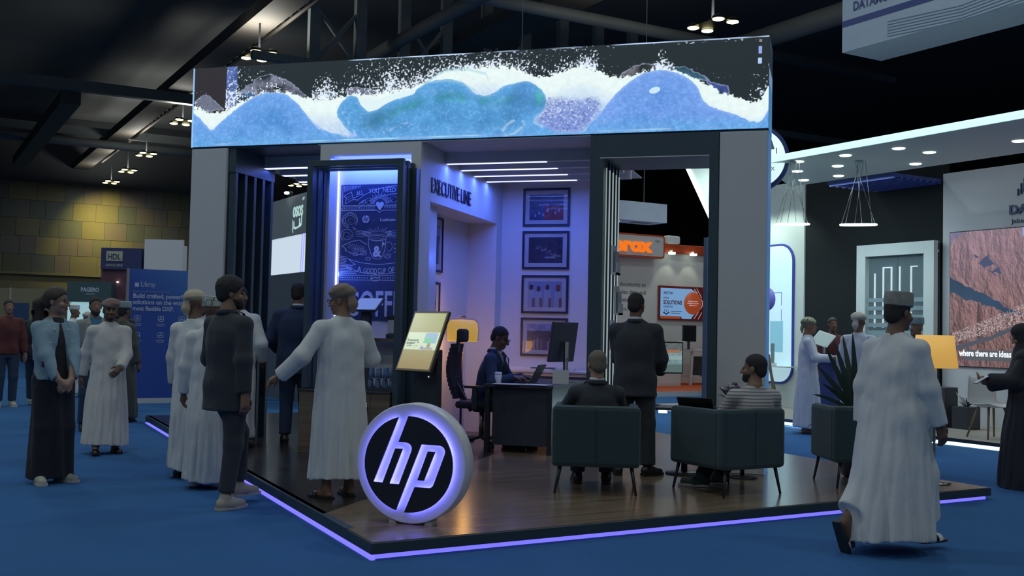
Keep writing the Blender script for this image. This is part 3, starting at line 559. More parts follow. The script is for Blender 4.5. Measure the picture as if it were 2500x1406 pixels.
for lay, xs in ((0, (-.12, -.04, .04, .12)), (1, (-.11, -.03, .05, .12))):
    for k, x in enumerate(xs):
        p = (-4.47+x, 10.18, ZB+.674+lay*.116); lab = '%s glass tumbler in the %s layer of the stack on the black tray' % (('leftmost', 'second from left', 'second from right', 'rightmost')[k], ('lower', 'upper')[lay])
        if gl is None:
            gl = thing('tumbler', lab, 'glass', p, 0, 'glass tumblers stacked on the counter tray')
            MB().lathe([(.0285, .001), (.037, .0), (.026, .110), (.0, .113)], 16).build('cup_body', M_TUMB, gl); MB().lathe([(.0365, .0), (.038, .002), (.037, .006)], 16).build('rim', M_TUMB, gl)
        else: copy_thing(gl, p, 0, lab)
tb = thing('tablet_stand', 'black post with a tilted tablet screen beside the turbaned man at the counter', 'tablet', (-4.72, 10.32, ZB+.663))
MB().lathe([(.11, 0), (.11, .012), (.03, .02)], 24).build('base', M_BLACKM, tb); MB().box(-.05, .05, -.03, .03, .015, .85).build('post', M_BLACK, tb, .005)
q = MB().box(-.155, .155, -.11, .11, -.012, .012).build('screen_housing', M_BLACK, tb, .006, loc=(.02, -.02, .89)); q.rotation_euler = (R(38), 0, R(-8))
q2 = MB().box(-.14, .14, -.097, .097, .012, .014).build('display', emit('grey_blue_display', (.12, .17, .30), .9), q)
# ------------------------------------------------------------------ tilted kiosk screen
kx, ky = -3.71, 9.37
ks = thing('kiosk_display', 'portrait kiosk screen tilted back on a black stand beside the coffee frame', 'kiosk', (kx, ky, ZB), R(-22))
def kimg():
    h, w = 200, 140; im = np.zeros((h, w, 3), np.float32); y = np.linspace(0, 1, h)[:, None, None]
    im[:] = np.array((.42, .44, .20))*(1-y)+np.array((.33, .25, .11))*y
    im[70:132] = (.62, .74, .52); im[72:108, 78:132] = (.32, .48, .66); g = np.exp(-((np.arange(140)-95)/22.)**2)[None, :]*np.exp(-((np.arange(200)-100)/11.)**2)[:, None]
    im[72:108, 78:132] = im[72:108, 78:132]*(1-g[72:108, 78:132, None])+g[72:108, 78:132, None]*np.array((.18, .62, .25)); im[108:124, 98:112] = (.35, .30, .22); im[124:131, 84:126] = (.38, .36, .34); im[120:130, 72:84] = (.25, .3, .6)
    for yy in (104, 116): im[yy:yy+5, 8:60] = np.where((noise2(5, 52, 4, yy, 1) > .5)[..., None], np.array((.25, .32, .28)), im[yy:yy+5, 8:60])
    return im
kh = MB().box(-.225, .225, -.0, .035, -.31, .31).build('housing', mat('bronze_bezel', (.16, .13, .09), .3, .5), ks, .006, loc=(0, 0, 1.20)); kh.rotation_euler = (R(-24), 0, 0)
quad_uv('display', picture('kiosk_picture', kimg(), .92, .2), (-.205, -.002, -.287), (.41, 0, 0), (0, 0, .574), kh)
text('Passionately\ndesigned', .033, mat('grey_print', (.18, .24, .2)), kh, (-.19, -.004, -.005), .15, extrude=.0005)
MB().box(-.16, .16, .05, .12, .02, 1.12).build('post', M_BLACK, ks, .01); MB().box(-.24, .24, -.20, .26, 0, .02).build('base', M_BLACK, ks, .004)
MB().box(-.10, .10, .03, .10, 1.05, 1.18).build('bracket', M_BLACKM, ks); MB().lathe([(.0, .0), (.006, .002), (.006, .004)], 10, (.05, .048, .86)).build('power_led', M_WARM, ks)
# ------------------------------------------------------------------ round illuminated logo drum
hs = thing('illuminated_logo_drum', 'round white drum sign with glowing violet hp logo standing on the platform corner', 'sign', (-2.72, 6.71, .1065), R(-2))
RD = .403; zc = RD+.006
MB().lathe([(RD-.008, 0), (RD, .006), (RD, .136), (RD-.008, .142)], 72).build('drum', mat('white_acrylic', (.74, .74, .78), .35, var=.01), hs, loc=(0, 0, zc)).rotation_euler = (R(-90), 0, 0)
rb = RD*.797; yb = -.026
bl_ = MB().prism([(rb*x, zc+rb*z) for x, z in HPO], yb-.012, yb).prism([(rb*x, zc+rb*z) for x, z in HPC[::-1]], yb-.012, yb).build('black_panel', mat('matt_black_panel', (.018, .02, .035), .5), hs)
M_HALO = emit('violet_halo_light', (.22, .22, 1.0), 13)
hl = MB()
def inset(P, d):
    n = len(P); out = []; ar = sum(P[i][0]*P[(i+1) % n][1]-P[(i+1) % n][0]*P[i][1] for i in range(n))
    s = 1 if ar > 0 else -1
    for i in range(n):
        a = Vector(P[i-1]); b = Vector(P[i]); c_ = Vector(P[(i+1) % n]); e1 = (b-a); e2 = (c_-b)
        if e1.length < 1e-6: e1 = e2
        if e2.length < 1e-6: e2 = e1
        n1 = Vector((-e1.y, e1.x)).normalized()*s; n2 = Vector((-e2.y, e2.x)).normalized()*s; nn = (n1+n2); nn = nn/max(.5, nn.length_squared/2) if nn.length > .2 else n1
        out.append(tuple(b+nn*d/rb))
    return out
for P in (HPO, HPC):
    Q = [(rb*x, zc+rb*z) for x, z in inset(P, .013)]
    hl.ribbon(Q, .007, yb+.004, closed=True)
    for a, b in zip(Q, Q[1:]+Q[:1]): hl.add([(a[0], yb+.004, a[1]), (b[0], yb+.004, b[1]), (b[0], yb+.012, b[1]), (a[0], yb+.012, a[1])], [(0, 1, 2, 3)])
hl.build('halo_strip', M_HALO, hs)
for x in (-.13, .13): MB().box(x-.025, x+.025, .02, .12, 0, .030).build('foot', M_GREYW, hs)
# ------------------------------------------------------------------ office bay: frames, desk, chair, lamp, monitor
def photo_img(kind, h=64, w=84):
    y = np.linspace(0, 1, h)[:, None, None]; im = np.zeros((h, w, 3), np.float32); n = noise2(h, w, 9, 40+kind, 3)[..., None]; yy, xx = np.mgrid[0:h, 0:w]
    if kind == 0:
        im[:] = np.array((.05, .07, .2)); im[int(h*.45):, int(w*.45):] = (.28, .04, .06); im *= .5+n
        for cx, cy in ((14, 52), (24, 46), (34, 50), (44, 40), (64, 46), (72, 40)): im[((xx-cx)/3.)**2+((yy-cy)/4.)**2 < 1] = (.35, .33, .42); 
    elif kind == 1:
        im[:] = np.array((.05, .05, .09)); im *= .6+n
        for i in range(26):
            cx = 18+i*2; cy = 20+i*1.1+5*math.sin(i); m = ((xx-cx)/3.2)**2+((yy-cy)/2.2)**2 < 1; im[m] = np.array((.22, .20, .26))*(.4+.9*((i*7) % 5)/4)
        im[48:52, 40:66] = (.45, .42, .5); im[44:49, 60:80] = (.28, .25, .25)
    elif kind == 2:
        im[:] = (.32, .38, .60)
        for i, cx in enumerate((8, 26, 48, 74)):
            im[(abs(xx-cx) < 9)*(yy > 20+4*(i % 2))] = (.46, .50, .66); im[((xx-cx)/5.)**2+((yy-14-4*(i % 2))/7.)**2 < 1] = (.10, .06, .05); im[(abs(xx-cx-6) < 4)*(yy > 40)] = (.30, .16, .14)
        im[8:22, 70:80] = (.40, .08, .05)
    else:
        im[:] = (.30, .36, .58); im[int(h*.28):] = np.array((.09, .10, .17)); im *= .55+.9*n
        for i in range(9): im[(abs(xx-8-i*9) < 3)*(yy > 34+(i*5) % 9)] = np.array((.26, .28, .38))*(.4+((i*3) % 4)/4)
        im[34:52, 56:66] = (.50, .55, .72); im[24:33, 55:67] = (.03, .03, .05)
    return im
M_FR = mat('black_picture_frame', (.018, .022, .05), .4); M_MATB = mat('white_mat_board', (.66, .67, .70), .6)
def frame(name_label, loc, w, h, iw, ih, kind, rz=0, group='framed photographs on the office walls'):
    t = thing('picture_frame', name_label, 'picture', loc, rz, group); m = MB(); b = .028
    m.box(-w/2, w/2, -.022, 0, 0, b).box(-w/2, w/2, -.022, 0, h-b, h).box(-w/2, -w/2+b, -.022, 0, b, h-b).box(w/2-b, w/2, -.022, 0, b, h-b); m.build('moulding', M_FR, t)
    MB().box(-w/2+b, w/2-b, -.010, -.001, b, h-b).build('mat_board', M_MATB, t)
    quad_uv('photo', picture('framed_photo_%d' % kind, photo_img(kind) if w > h else photo_img(kind, 84, 58), 0, .3), (-iw/2, -.0115, (h-ih)/2), (iw, 0, 0), (0, 0, ih), t)
    MB().box(-w/2+b, w/2-b, -.0145, -.0135, b, h-b).build('glazing', M_PANE, t)
M_PANE = bpy.data.materials.new('picture_glass'); M_PANE.use_nodes = True
_n = M_PANE.node_tree; _p = _n.nodes['Principled BSDF']; _p.inputs['Base Color'].default_value = (.02, .02, .03, 1); _p.inputs['Roughness'].default_value = .03; _p.inputs['Alpha'].default_value = .10; _p.inputs['Specular IOR Level'].default_value = 1.0
for i, (z, lab) in enumerate(((2.78, 'topmost framed photo on the back wall, a team in front of a red car'), (2.222, 'second framed photo from the top, a dark racing car'), (1.650, 'third framed photo from the top, four men in white'), (1.098, 'lowest framed photo on the back wall, a crowd on a street'))):
    frame(lab, (-3.578, 13.296, z), .625, .495, .455, .335, i)
for i, (y, z, w, h, lab) in enumerate(((11.83, 2.10, .50, .66, 'upright framed photo high in the picture niche, right one'), (11.74, 1.32, .55, .66, 'upright framed photo low in the picture niche, right one'), (11.22, 2.12, .50, .62, 'framed photo high in the picture niche, half hidden by the pier'), (11.10, 1.42, .50, .62, 'framed photo low in the picture niche, half hidden by the pier'))):
    frame(lab, (-4.557, y, z), w, h, w*.58, h*.70, 4+i, R(90))
dsk = thing('office_desk', 'dark desk in the office bay with a closed front panel', 'desk', (-3.23, 11.83, ZB))
M_DESK = mat('dark_desk_laminate', (.05, .056, .075), .3, var=.15)
MB().box(-.39, .39, -.86, .86, .70, .735).build('desktop', M_DESK, dsk, .004); MB().box(-.30, .34, -.80, -.77, .08, .70).build('side_panel', M_DESK, dsk); MB().box(.32, .35, -.80, .80, .15, .70).build('modesty_panel', M_DESK, dsk)
for x in (-.35, .35):
    for y in (-.82, .82): MB().box(x-.025, x+.025, y-.025, y+.025, 0, .70).build('leg', M_BLACKM, dsk)
zd = ZB+.736
t = thing('laptop', 'open dark laptop in front of the man at the desk', 'laptop', (-3.30, 11.42, zd), R(90))
MB().box(-.16, .16, -.11, .11, 0, .016).build('keyboard_base', M_BLACKM, t, .003); l = MB().box(-.16, .16, -.006, .006, 0, .215).build('lid', M_BLACK, t, .003, loc=(0, -.115, .016)); l.rotation_euler = (R(28), 0, 0)
MB().box(-.15, .15, .0065, .008, .012, .205).build('display', emit('laptop_glow', (.15, .2, .3), .6), l)
t = thing('paper_cup', 'white paper coffee cup with lid on the desk', 'cup', (-3.50, 11.12, zd))
MB().lathe([(.028, 0), (.031, .002), (.041, .10)], 20).build('cup_body', M_PAPER, t); MB().lathe([(.043, .098), (.043, .108), (.037, .112), (.035, .122), (.0, .122)], 20).build('lid', M_WHITE, t)
for i, (x, y, r_, w_, h_, lab) in enumerate(((-3.36, 11.02, 4, .30, .21, 'white paper sheet at the front edge of the desk'), (-3.06, 11.06, -6, .30, .21, 'second paper sheet at the right front corner of the desk'))):
    t = MB().box(-w_/2, w_/2, -h_/2, h_/2, 0, .004).build('paper_sheet', M_PAPER, loc=(x, y, zd)); t.rotation_euler = (0, 0, R(r_)); tag(t, lab, 'paper')
_t = Vector((2.98, -11.90)).normalized(); _q = Vector((-_t.y, _t.x)); _f2 = _t*math.cos(R(-124))+_q*math.sin(R(-124)); MON_RZ = math.atan2(_f2.x, -_f2.y)
t = thing('desktop_monitor', 'tall flat monitor seen from behind on the desk', 'monitor', (-2.98, 11.90, zd), MON_RZ)
sc_ = MB().box(-.255, .255, -.012, .018, -.23, .23).build('screen_housing', mat('slate_plastic', (.065, .075, .12), .45), t, .006, loc=(0, 0, .46)); sc_.rotation_euler = (R(-8), 0, 0)
MB().box(-.245, .245, -.0135, -.0125, -.22, .22).build('display', M_BLACK, sc_); MB().box(-.035, .035, .035, .06, .02, .46).build('stand_post', M_CHROME, t); MB().box(-.13, .13, -.07, .12, 0, .014).build('base', M_CHROME, t, .004)
MB().tube([(-.03, .05, .30), (.06, .12, .16), (.2, .14, .03), (.34, .12, .006)], .004, 6).build('cable', M_BLACK, t)
sb = thing('side_cabinet', 'white sideboard with papers behind the desk', 'cabinet', (-3.55, 12.98, ZB))
MB().box(-.60, .75, -.28, .28, 0, .80).build('carcass', M_GREYW, sb, .004); MB().box(-.62, .77, -.30, .30, .80, .825).build('top', M_GREYW, sb, .003); MB().box(-.58, .73, -.283, -.279, .57, .76).build('open_bay', M_BLACK, sb)
for i, (x, y, lab) in enumerate(((-.20, -.08, 'pile of brochures on the left of the white sideboard'), (.08, -.16, 'dark folder on the middle of the white sideboard'), (.30, .02, 'brochures on the right of the white sideboard'))):
    t = thing('brochure_stack', lab, 'papers', (-3.55+x, 12.98+y, ZB+.826), R(8*i-6))
    for k in range(3): MB().box(-.14, .14, -.10, .10, k*.012, k*.012+.011).build('brochure', M_DESK if i == 1 and k == 2 else M_PAPER, t, loc=(.008*k, .006*k, 0))
M_SHADE = emit('glowing_yellow_shade', (.66, .40, .055), .72, (.6, .42, .1))
M_LAMPM = mat('dark_purple_lamp_cap', (.10, .07, .12), .4)
lm = thing('table_lamp', 'glowing amber lamp with a rounded shade behind the office chair', 'lamp', (-4.22, 11.95, ZB))
MB().lathe([(.17, 0), (.17, .02), (.02, .035)], 24).build('base', M_LAMPM, lm); MB().tube([(0, 0, .03), (0, 0, 1.2)], .013, 10).build('pole', M_LAMPM, lm)
MB().lathe([(.172, 1.17), (.180, 1.20), (.186, 1.30), (.178, 1.385), (.14, 1.425), (.0, 1.432)], 32).build('shade', M_SHADE, lm)
MB().lathe([(.199, 1.185), (.203, 1.30), (.19, 1.41), (.15, 1.448), (.0, 1.455)], 32).build('outer_bowl', mat('smoked_lamp_bowl', (.30, .22, .32), .15, alpha=.22, var=0), lm); MB().lathe([(.04, 1.452), (.035, 1.475), (0, 1.475)], 16).build('cap', M_LAMPM, lm)
point_light((-4.22, 11.95, ZB+1.12), 9, (1, .50, .10), .12); point_light((-4.25, 11.95, ZB+1.52), 1.6, (1, .50, .12), .08)
M_OFF = mat('black_mesh_fabric', (.030, .030, .042), .85, var=.2, scale=60)
oc = thing('office_chair', 'black high backed office chair with headrest behind the desk', 'chair', (-3.78, 11.42, ZB), R(94))
MB().box(-.25, .25, -.24, .25, .44, .52).build('seat', M_OFF, oc, .03)
bk = MB(); 
for i in range(13):
    z = .54+i*.047; yb_ = .25+.05*math.sin(i/12*3.1)+.03*i/12; hw_ = .19+.05*math.sin(i/12*3.1)
    bk.box(-hw_, hw_, yb_, yb_+.045, z, z+.048)
bk.build('backrest', M_OFF, oc)
MB().box(-.13, .13, .20, .285, 1.17, 1.32).build('headrest', M_OFF, oc, .03); MB().bar((0, .30, 1.05), (0, .29, 1.22), .06, .03).build('headrest_post', M_BLACK, oc); MB().bar((0, .12, .40), (0, .34, .75), .06, .04).build('back_spine', M_BLACKM, oc)
for s in (-1, 1): MB().box(s*.29-.035, s*.29+.035, -.15, .13, .67, .70).box(s*.29-.02, s*.29+.02, -.02, .04, .44, .67).build('armrest', M_BLACK, oc, .008)
MB().tube([(0, 0, .12), (0, 0, .45)], .03, 10).build('gas_lift', M_CHROME, oc)
for k in range(5):
    a = k*2*math.pi/5; l = MB().bar((0, 0, .12), (.29*math.cos(a), .29*math.sin(a), .075), .045, .03).build('foot', M_BLACK, oc); MB().lathe([(.0, -.03), (.03, -.028), (.03, .028), (0, .03)], 12, (0, 0, 0)).build('caster', M_BLACK, l, loc=(.29*math.cos(a), .29*math.sin(a), .031)).rotation_euler = (R(90), 0, a)
# ------------------------------------------------------------------ armchairs and lounge tables
M_TEAL = mat('dark_teal_fabric', (.026, .058, .070), .9, var=.18, scale=30, bump=.3, bscale=400, sheen=.2)
def armchair(lab, loc, rz, m=M_TEAL, wd=.66, dp=.66):
    t = thing('armchair', lab, 'armchair', loc, rz, 'dark teal armchairs on the platform')
    MB().box(-wd/2+.06, wd/2-.06, -dp/2+.01, dp/2-.10, .24, .36).build('seat', m, t, .035)
    b = MB().box(-wd/2, wd/2, dp/2-.11, dp/2, .22, .715).build('backrest', m, t, .035)
    MB().box(-.004, .004, dp/2-.004, dp/2+.003, .25, .69).build('seam', M_BLACK, b)
    for s in (-1, 1): MB().box(s*(wd/2-.045)-.045, s*(wd/2-.045)+.045, -dp/2, dp/2-.07, .22, .705).build('armrest', m, t, .035)
    for sx in (-1, 1):
        for sy in (-1, 1): MB().tube([(sx*(wd/2-.07), sy*(dp/2-.06), .24), (sx*(wd/2-.03), sy*(dp/2-.03), 0)], .016, 8, r1=.010).build('leg', M_BLACKM, t)
    return t
def face(px, py, ang):     # rotation so that the local -Y axis looks ang degrees to the picture's right of the camera
    t = Vector((-px, -py)).normalized(); r_ = Vector((-t.y, t.x)); f = t*math.cos(R(ang))+r_*math.sin(R(ang)); return math.atan2(f.x, -f.y)
armchair('dark teal armchair seen from behind, the bald man sits in it', (-1.905, 8.83, ZB), R(192), wd=.72)
armchair('dark teal armchair seen from its rear corner under the man in striped shirt', (-.86, 9.22, ZB), R(227), wd=.68, dp=.70)
armchair('dark teal armchair beside the plant, half hidden by the walking man', (.22, 10.16, ZB), R(200), wd=.66)
t = thing('side_table', 'low table with glowing under-edge beyond the corner armchair', 'table', (-1.34, 10.17, ZB))
MB().box(-.26, .30, -.20, .20, .60, .625).build('tabletop', M_DESK, t, .003); MB().box(-.22, -.14, -.205, -.195, .575, .60).build('light_strip', M_COOL, t); MB().tube([(0, 0, 0), (0, 0, .6)], .03, 10).build('leg', M_BLACKM, t); MB().lathe([(.18, 0), (.18, .012), (.03, .02)], 20).build('base', M_BLACKM, t)
t = thing('laptop', 'closed-angled dark laptop on the low side table', 'laptop', (-1.22, 10.15, ZB+.626), R(180))
MB().box(-.16, .16, -.11, .11, 0, .014).build('keyboard_base', M_BLACKM, t, .003); l = MB().box(-.16, .16, -.005, .005, 0, .21).build('lid', M_BLACK, t, .003, loc=(0, .11, .012)); l.rotation_euler = (R(-62), 0, 0)
t = thing('round_table', 'small round dark table carrying the flower arrangement', 'table', (-.80, 10.14, ZB)); MB().lathe([(.0, .6), (.2, .6), (.2, .62), (0, .62)], 28).build('tabletop', M_DESK, t); MB().tube([(0, 0, 0), (0, 0, .6)], .02, 10).build('leg', M_BLACKM, t); MB().lathe([(.14, 0), (.14, .012), (.02, .02)], 20).build('base', M_BLACKM, t)
fl = thing('flower_vase', 'glass vase with dark leaves and white and violet flowers by the right pillar', 'flowers', (-.90, 10.10, ZB+.621))
MB().lathe([(.035, 0), (.045, .01), (.04, .08), (.05, .12)], 18).build('vase', M_TUMB, fl)
MF = [mat('white_petals', (.45, .45, .42), .8), mat('violet_petals', (.16, .12, .22), .8), mat('dark_leaves', (.05, .08, .06), .6)]
for i in range(9):
    a = i*2.4; rr = .03+.055*((i*37) % 10)/10; z = .17+.07*((i*53) % 10)/10; m_ = MB()
    for k in range(6): m_.lathe([(0, -.012), (.018, 0), (.012, .016), (0, .012)], 8, (.014*math.cos(k), .014*math.sin(k), .006*(k % 2)))
    m_.build('flower', MF[i % 2], fl, loc=(rr*math.cos(a), rr*math.sin(a), z)); MB().tube([(0, 0, .05), (rr*math.cos(a), rr*math.sin(a), z)], .003, 5).build('stem', MF[2], fl)
def leaf(a, b, w_, nrm=(0, 0, 1), seg=5, droop=.0):
    a = Vector(a); b = Vector(b); d = b-a; sd = d.cross(Vector(nrm)).normalized(); v = []; f = []
    for i in range(seg+1):
        s = i/seg; c_ = a+d*s+Vector((0, 0, -droop*s*s)); ww = w_*math.sin(math.pi*(.12+.88*s))**.7*(1-s*.15); v += [c_-sd*ww/2+Vector((0, 0, .12*ww)), c_, c_+sd*ww/2+Vector((0, 0, .12*ww))]
    for i in range(seg): o = i*3; f += [(o, o+1, o+4, o+3), (o+1, o+2, o+5, o+4)]
    return v, f
for i in range(12):
    a = i*.55; v, f = leaf((.02*math.cos(a), .02*math.sin(a), .10), (.15*math.cos(a), .15*math.sin(a), .17+.05*math.sin(i*2.)), .035); MB().add(v, f, True).build('leaf', MF[2], fl)
pl = thing('potted_dracaena', 'potted dracaena with long dark pointed leaves behind the third armchair', 'plant', (.22, 10.68, ZB))
MB().lathe([(.11, 0), (.14, .02), (.16, .30), (.15, .30), (.14, .28), (0, .27)], 24).build('pot', M_BLACK, pl); MB().tube([(0, 0, .27), (.01, 0, .62)], .02, 8).build('trunk', mat('brown_stem', (.07, .05, .03), .8), pl)
M_DRA = mat('dark_green_leaf', (.030, .055, .045), .35, var=.4, scale=6, spec=.6)
for i, (dx, dz, dr) in enumerate(((-.30, .66, .0), (-.22, .72, .0), (-.14, .78, .0), (-.05, .80, .0), (-.38, .52, .05), (-.42, .30, .12), (-.46, .12, .25), (-.36, .20, .20), (.10, .76, 0), (.22, .66, .02), (.34, .50, .05), (.42, .28, .12), (-.33, .40, .10), (.05, .62, .0), (.30, .16, .2))):
    v, f = leaf((0, 0, .58), (dx, (i % 3-1)*.10, .58+dz), .06 if dz > .45 else .045, (0, 1, .2), 7, dr); MB().add(v, f, True).build('leaf', M_DRA, pl)
lf = thing('floor_lamp', 'floor lamp with glowing amber drum shade on the right corner of the platform', 'lamp', (.893, 10.54, ZB))
MB().lathe([(.145, 0), (.145, .014), (.05, .022), (.012, .03)], 28).build('base', M_CHROME, lf); MB().tube([(0, 0, .02), (0, 0, 1.30)], .011, 10).build('pole', M_CHROME, lf)
MB().lathe([(.205, 1.055), (.165, 1.355)], 36).build('shade', emit('amber_shade_glow', (.66, .36, .075), .78, (.6, .42, .15)), lf).data.polygons[0].use_smooth
MB().tube([(-.155, 0, 1.30), (.155, 0, 1.30)], .004, 6).tube([(0, -.155, 1.30), (0, .155, 1.30)], .004, 6).build('spider', M_CHROME, lf)
MB().lathe([(0, 1.17), (.03, 1.20), (.03, 1.24), (.012, 1.27), (.012, 1.30)], 14).build('bulb', M_WARM, lf)
point_light((.893, 10.54, ZB+1.20), 5, (1, .62, .22), .05)
# ------------------------------------------------------------------ neighbouring stand on the right (local frame on the hall's diagonal)
DO = Vector((1.829, 18.108, 0))
def dloc(x, y): d = Vector((x, y, 0))-DO; return (-d.dot(U2), d.dot(U1))
M_SEAW = mat('sea_white_paint', (.62, .70, .68), .55, var=.02)
M_NAVY = mat('navy_paint', (.035, .06, .24), .5, var=.1)
M_BEIGE = wood('pale_beige_floor', (.36, .33, .28), (.46, .43, .37), .4, 'x')
t = thing('neighbour_platform', 'low platform with pale floor and cold white light under its front edge', 'platform', DO, RZ2)
MB().box(-5, 6, -2.06, 5, .05, .10).build('deck', M_BEIGE, t); MB().box(-5, 6, -2.09, -2.06, .055, .10).build('fascia', M_BLACK, t); MB().box(-4.9, 5.9, -2.045, -2.0, .0, .05).build('light_strip', emit('cold_white_strip', (.62, .90, 1.0), 1.6), t)
area_light(DO-U2*-2.5-U1*2.14+Vector((0, 0, .03)), DO-U2*-2.5-U1*4+Vector((0, 0, -.4)), 3, 6, (.6, .85, 1), 'strip_light', size_y=.03)
ns = thing('display_wall', 'tall grey white wall carrying a large rock landscape screen', 'wall', DO+Vector((0, 0, .101)), RZ2)
MB().box(-.25, 4.5, .02, .30, 0, 3.98).build('wall_panel', M_GREYW, ns, .004)
def rock():
    h, w = 420, 480; yy, xx = np.mgrid[0:h, 0:w].astype(np.float32); u = xx/w; v = yy/h
    def ridge(cell, seed, ax): return 1-np.abs(noise2(h, w, cell, seed, 5, ax)-.5)*2.4
    hgt = .8*ridge(130, 63, .6)+.42*ridge(52, 64, .45)+.16*ridge(20, 65, .4)+.12*noise2(h, w, 5, 66, 2, .6)
    gx = np.gradient(hgt, axis=1); gy = np.gradient(hgt, axis=0); lit = np.clip(.66+gx*9-gy*7, .2, 1.2)
    n = noise2(h, w, 80, 60, 4)
    base = np.array((.33, .185, .20))*(1-n[..., None]*.5)+np.array((.30, .16, .12))*n[..., None]*.6
    im = base*lit[..., None]*(1.12-.35*v[..., None])
    hz = np.clip(1-v*1.5, 0, 1)[..., None]*.30; im = im*(1-hz)+np.array((.34, .27, .40))*hz
    sky = v < .07-(u-.55)*.10+.02*np.sin(u*31); sky &= u > .52; im[sky] = (.30, .34, .62)
    wob = (noise2(h, w, 30, 70, 3)-.5)
    d = (v-(.345+.52*u))+wob*.05; k = (d > 0)*(d < .105*np.clip(1-u/.52, 0, 1)**.6)*(u < .52); im[k] = np.array((.022, .05, .10))*(.7+.6*n[k][:, None])
    k = ((u > .20+.10*(v-.18)/.14+wob*.10)*(u < .30+.06*(v-.18)/.14+wob*.10)*(v > .19+wob*.1)*(v < .30+wob*.15)); im[k] = np.array((.055, .07, .15))
    k = (u < .10-.9*v+wob*.15); im[k] = im[k]*.5+np.array((.04, .06, .15))
    for r0 in range(1500):
        g = rng.random(4); x = int(8+g[0]*360); y = int((.80-.27*(x/w)/.75)*h+(g[1]-.5)*(30+50*(x/w))); 
        if 0 <= y < h-4: im[y:y+1+int(3*g[2]), x:x+1+int(3*g[3])] = np.array((.55, .47, .47))*(.5+.6*g[2])
    d = v-(.875-.36*u)+wob*.03; k = (d > 0)*(d < .030)*(u < .80); im[k] = np.array((.07, .08, .11))
    gd = (u > .765+.07*np.sin(v*9+1)*(v < .62))*(v > .47)*(v < .76); im = np.where(gd[..., None], np.array((.80, .54, .17))*(.45+.9*noise2(h, w, 22, 71, 4)[..., None]), im)
    im[int(.88*h):int(.955*h), int(.10*w):int(.78*w)] = (.085, .095, .115)
    return np.clip(im, 0, 1)
MB().box(-.10, 2.32, -.0, .02, .90, 3.03).build('screen_housing', M_BLACK, ns)
quad_uv('display', picture('rock_picture', rock(), .95), (-.09, -.002, .915), (2.40, 0, 0), (0, 0, 2.10), ns)
text('where there are ideas', .135, emit('caption_white', (.9, .93, .95), .85), ns, (.085, -.006, 1.075), .90, bold=.003, extrude=.001)
text('DATAMOUNT', .19, mat('blue_grey_letters', (.07, .09, .19), .5), ns, (.93, .012, 3.23), 1.35, bold=.006, extrude=.012); text('Jebel A', .10, MATS['blue_grey_letters'], ns, (.97, .015, 3.09), .34, extrude=.003)
def mount_logo(par, x, y, z, k, m):
    for i, (a, h_) in enumerate(((0, .10), (.05, .16), (.10, .21), (.15, .21), (.20, .10), (.25, .16), (.30, .19), (.35, .08), (.40, .14))):
        MB().tube([(x+a*k, y, z+(.02*i % .05)*k), (x+a*k, y, z+((.02*i % .05)+h_)*k)], .013*k, 8).build('logo_bar', m, par)
mount_logo(ns, 1.08, .012, 3.50, 1.0, MATS['blue_grey_letters'])
bw = thing('black_wall', 'tall black wall panel behind the reception podium', 'wall', DO+Vector((0, 0, .101)), RZ2)
MB().box(-3.235, -.27, .03, .2, 0, 4.4).build('wall_panel', mat('soft_black_paint', (.022, .026, .028), .9, spec=.1), bw)
wp = thing('white_wall', 'pale white wall end with a tall backlit rounded display panel', 'wall', DO+Vector((0, 0, .101)), RZ2)
MB().box(-5.6, -3.24, .0, .30, 0, 4.2).build('wall_panel', M_SEAW, wp)
def rrect(x0, x1, z0, z1, r, n=8):
    P = []
    for cx, cz, a in ((x1-r, z0+r, -90), (x1-r, z1-r, 0), (x0+r, z1-r, 90), (x0+r, z0+r, 180)): P += [(cx+r*math.cos(R(a+90*i/n)), cz+r*math.sin(R(a+90*i/n))) for i in range(n+1)]
    return P
MB().prism(rrect(-4.9, -3.47, .42, 3.06, .33), -.03, .0).build('display_rim', mat('violet_blue_paint', (.05, .07, .40), .5), wp)
MB().prism(rrect(-4.86, -3.51, .46, 3.02, .30), -.036, -.03).build('light_panel', emit('pale_backlight', (.56, .80, .90), .5), wp)
MV = mat('violet_print', (.16, .15, .62), .5); MT = emit('teal_print', (.22, .52, .66), .55, (.2, .4, .5))
MB().lathe([(0, 0), (.22, 0), (.22, .004), (0, .004)], 28).build('print_disc', MV, wp, loc=(-4.15, -.037, 2.02)).rotation_euler = (R(90), 0, 0); MB().lathe([(0, 0), (.16, 0), (.16, .004), (0, .004)], 28).build('print_disc', MV, wp, loc=(-4.30, -.0365, 2.18)).rotation_euler = (R(90), 0, 0)
MB().box(-4.06, -3.72, -.041, -.037, 1.02, 1.60).build('print_block', MT, wp); MB().ribbon([(-3.95, 2.14), (-3.77, 2.14), (-3.77, 1.90)], .012, -.04).ribbon([(-3.77, 1.82), (-3.77, 1.60)], .012, -.04).build('print_line', MV, wp)
t = thing('display_shelf', 'thin white shelf across the backlit panel holding a bottle', 'shelf', DO+Vector((0, 0, .84))-U2*-0 + U2*4.1-U1*.18, RZ2); MB().box(-.75, .75, -.13, .13, 0, .02).build('board', M_SEAW, t)
t = thing('bottle', 'green bottle on the thin white shelf of the backlit panel', 'bottle', DO+U2*4.02-U1*.18+Vector((0, 0, .861)), RZ2); MB().lathe([(.05, 0), (.055, .02), (.055, .16), (.02, .24), (.018, .30), (0, .30)], 16).build('body', mat('dull_green_glass', (.16, .24, .19), .2), t)
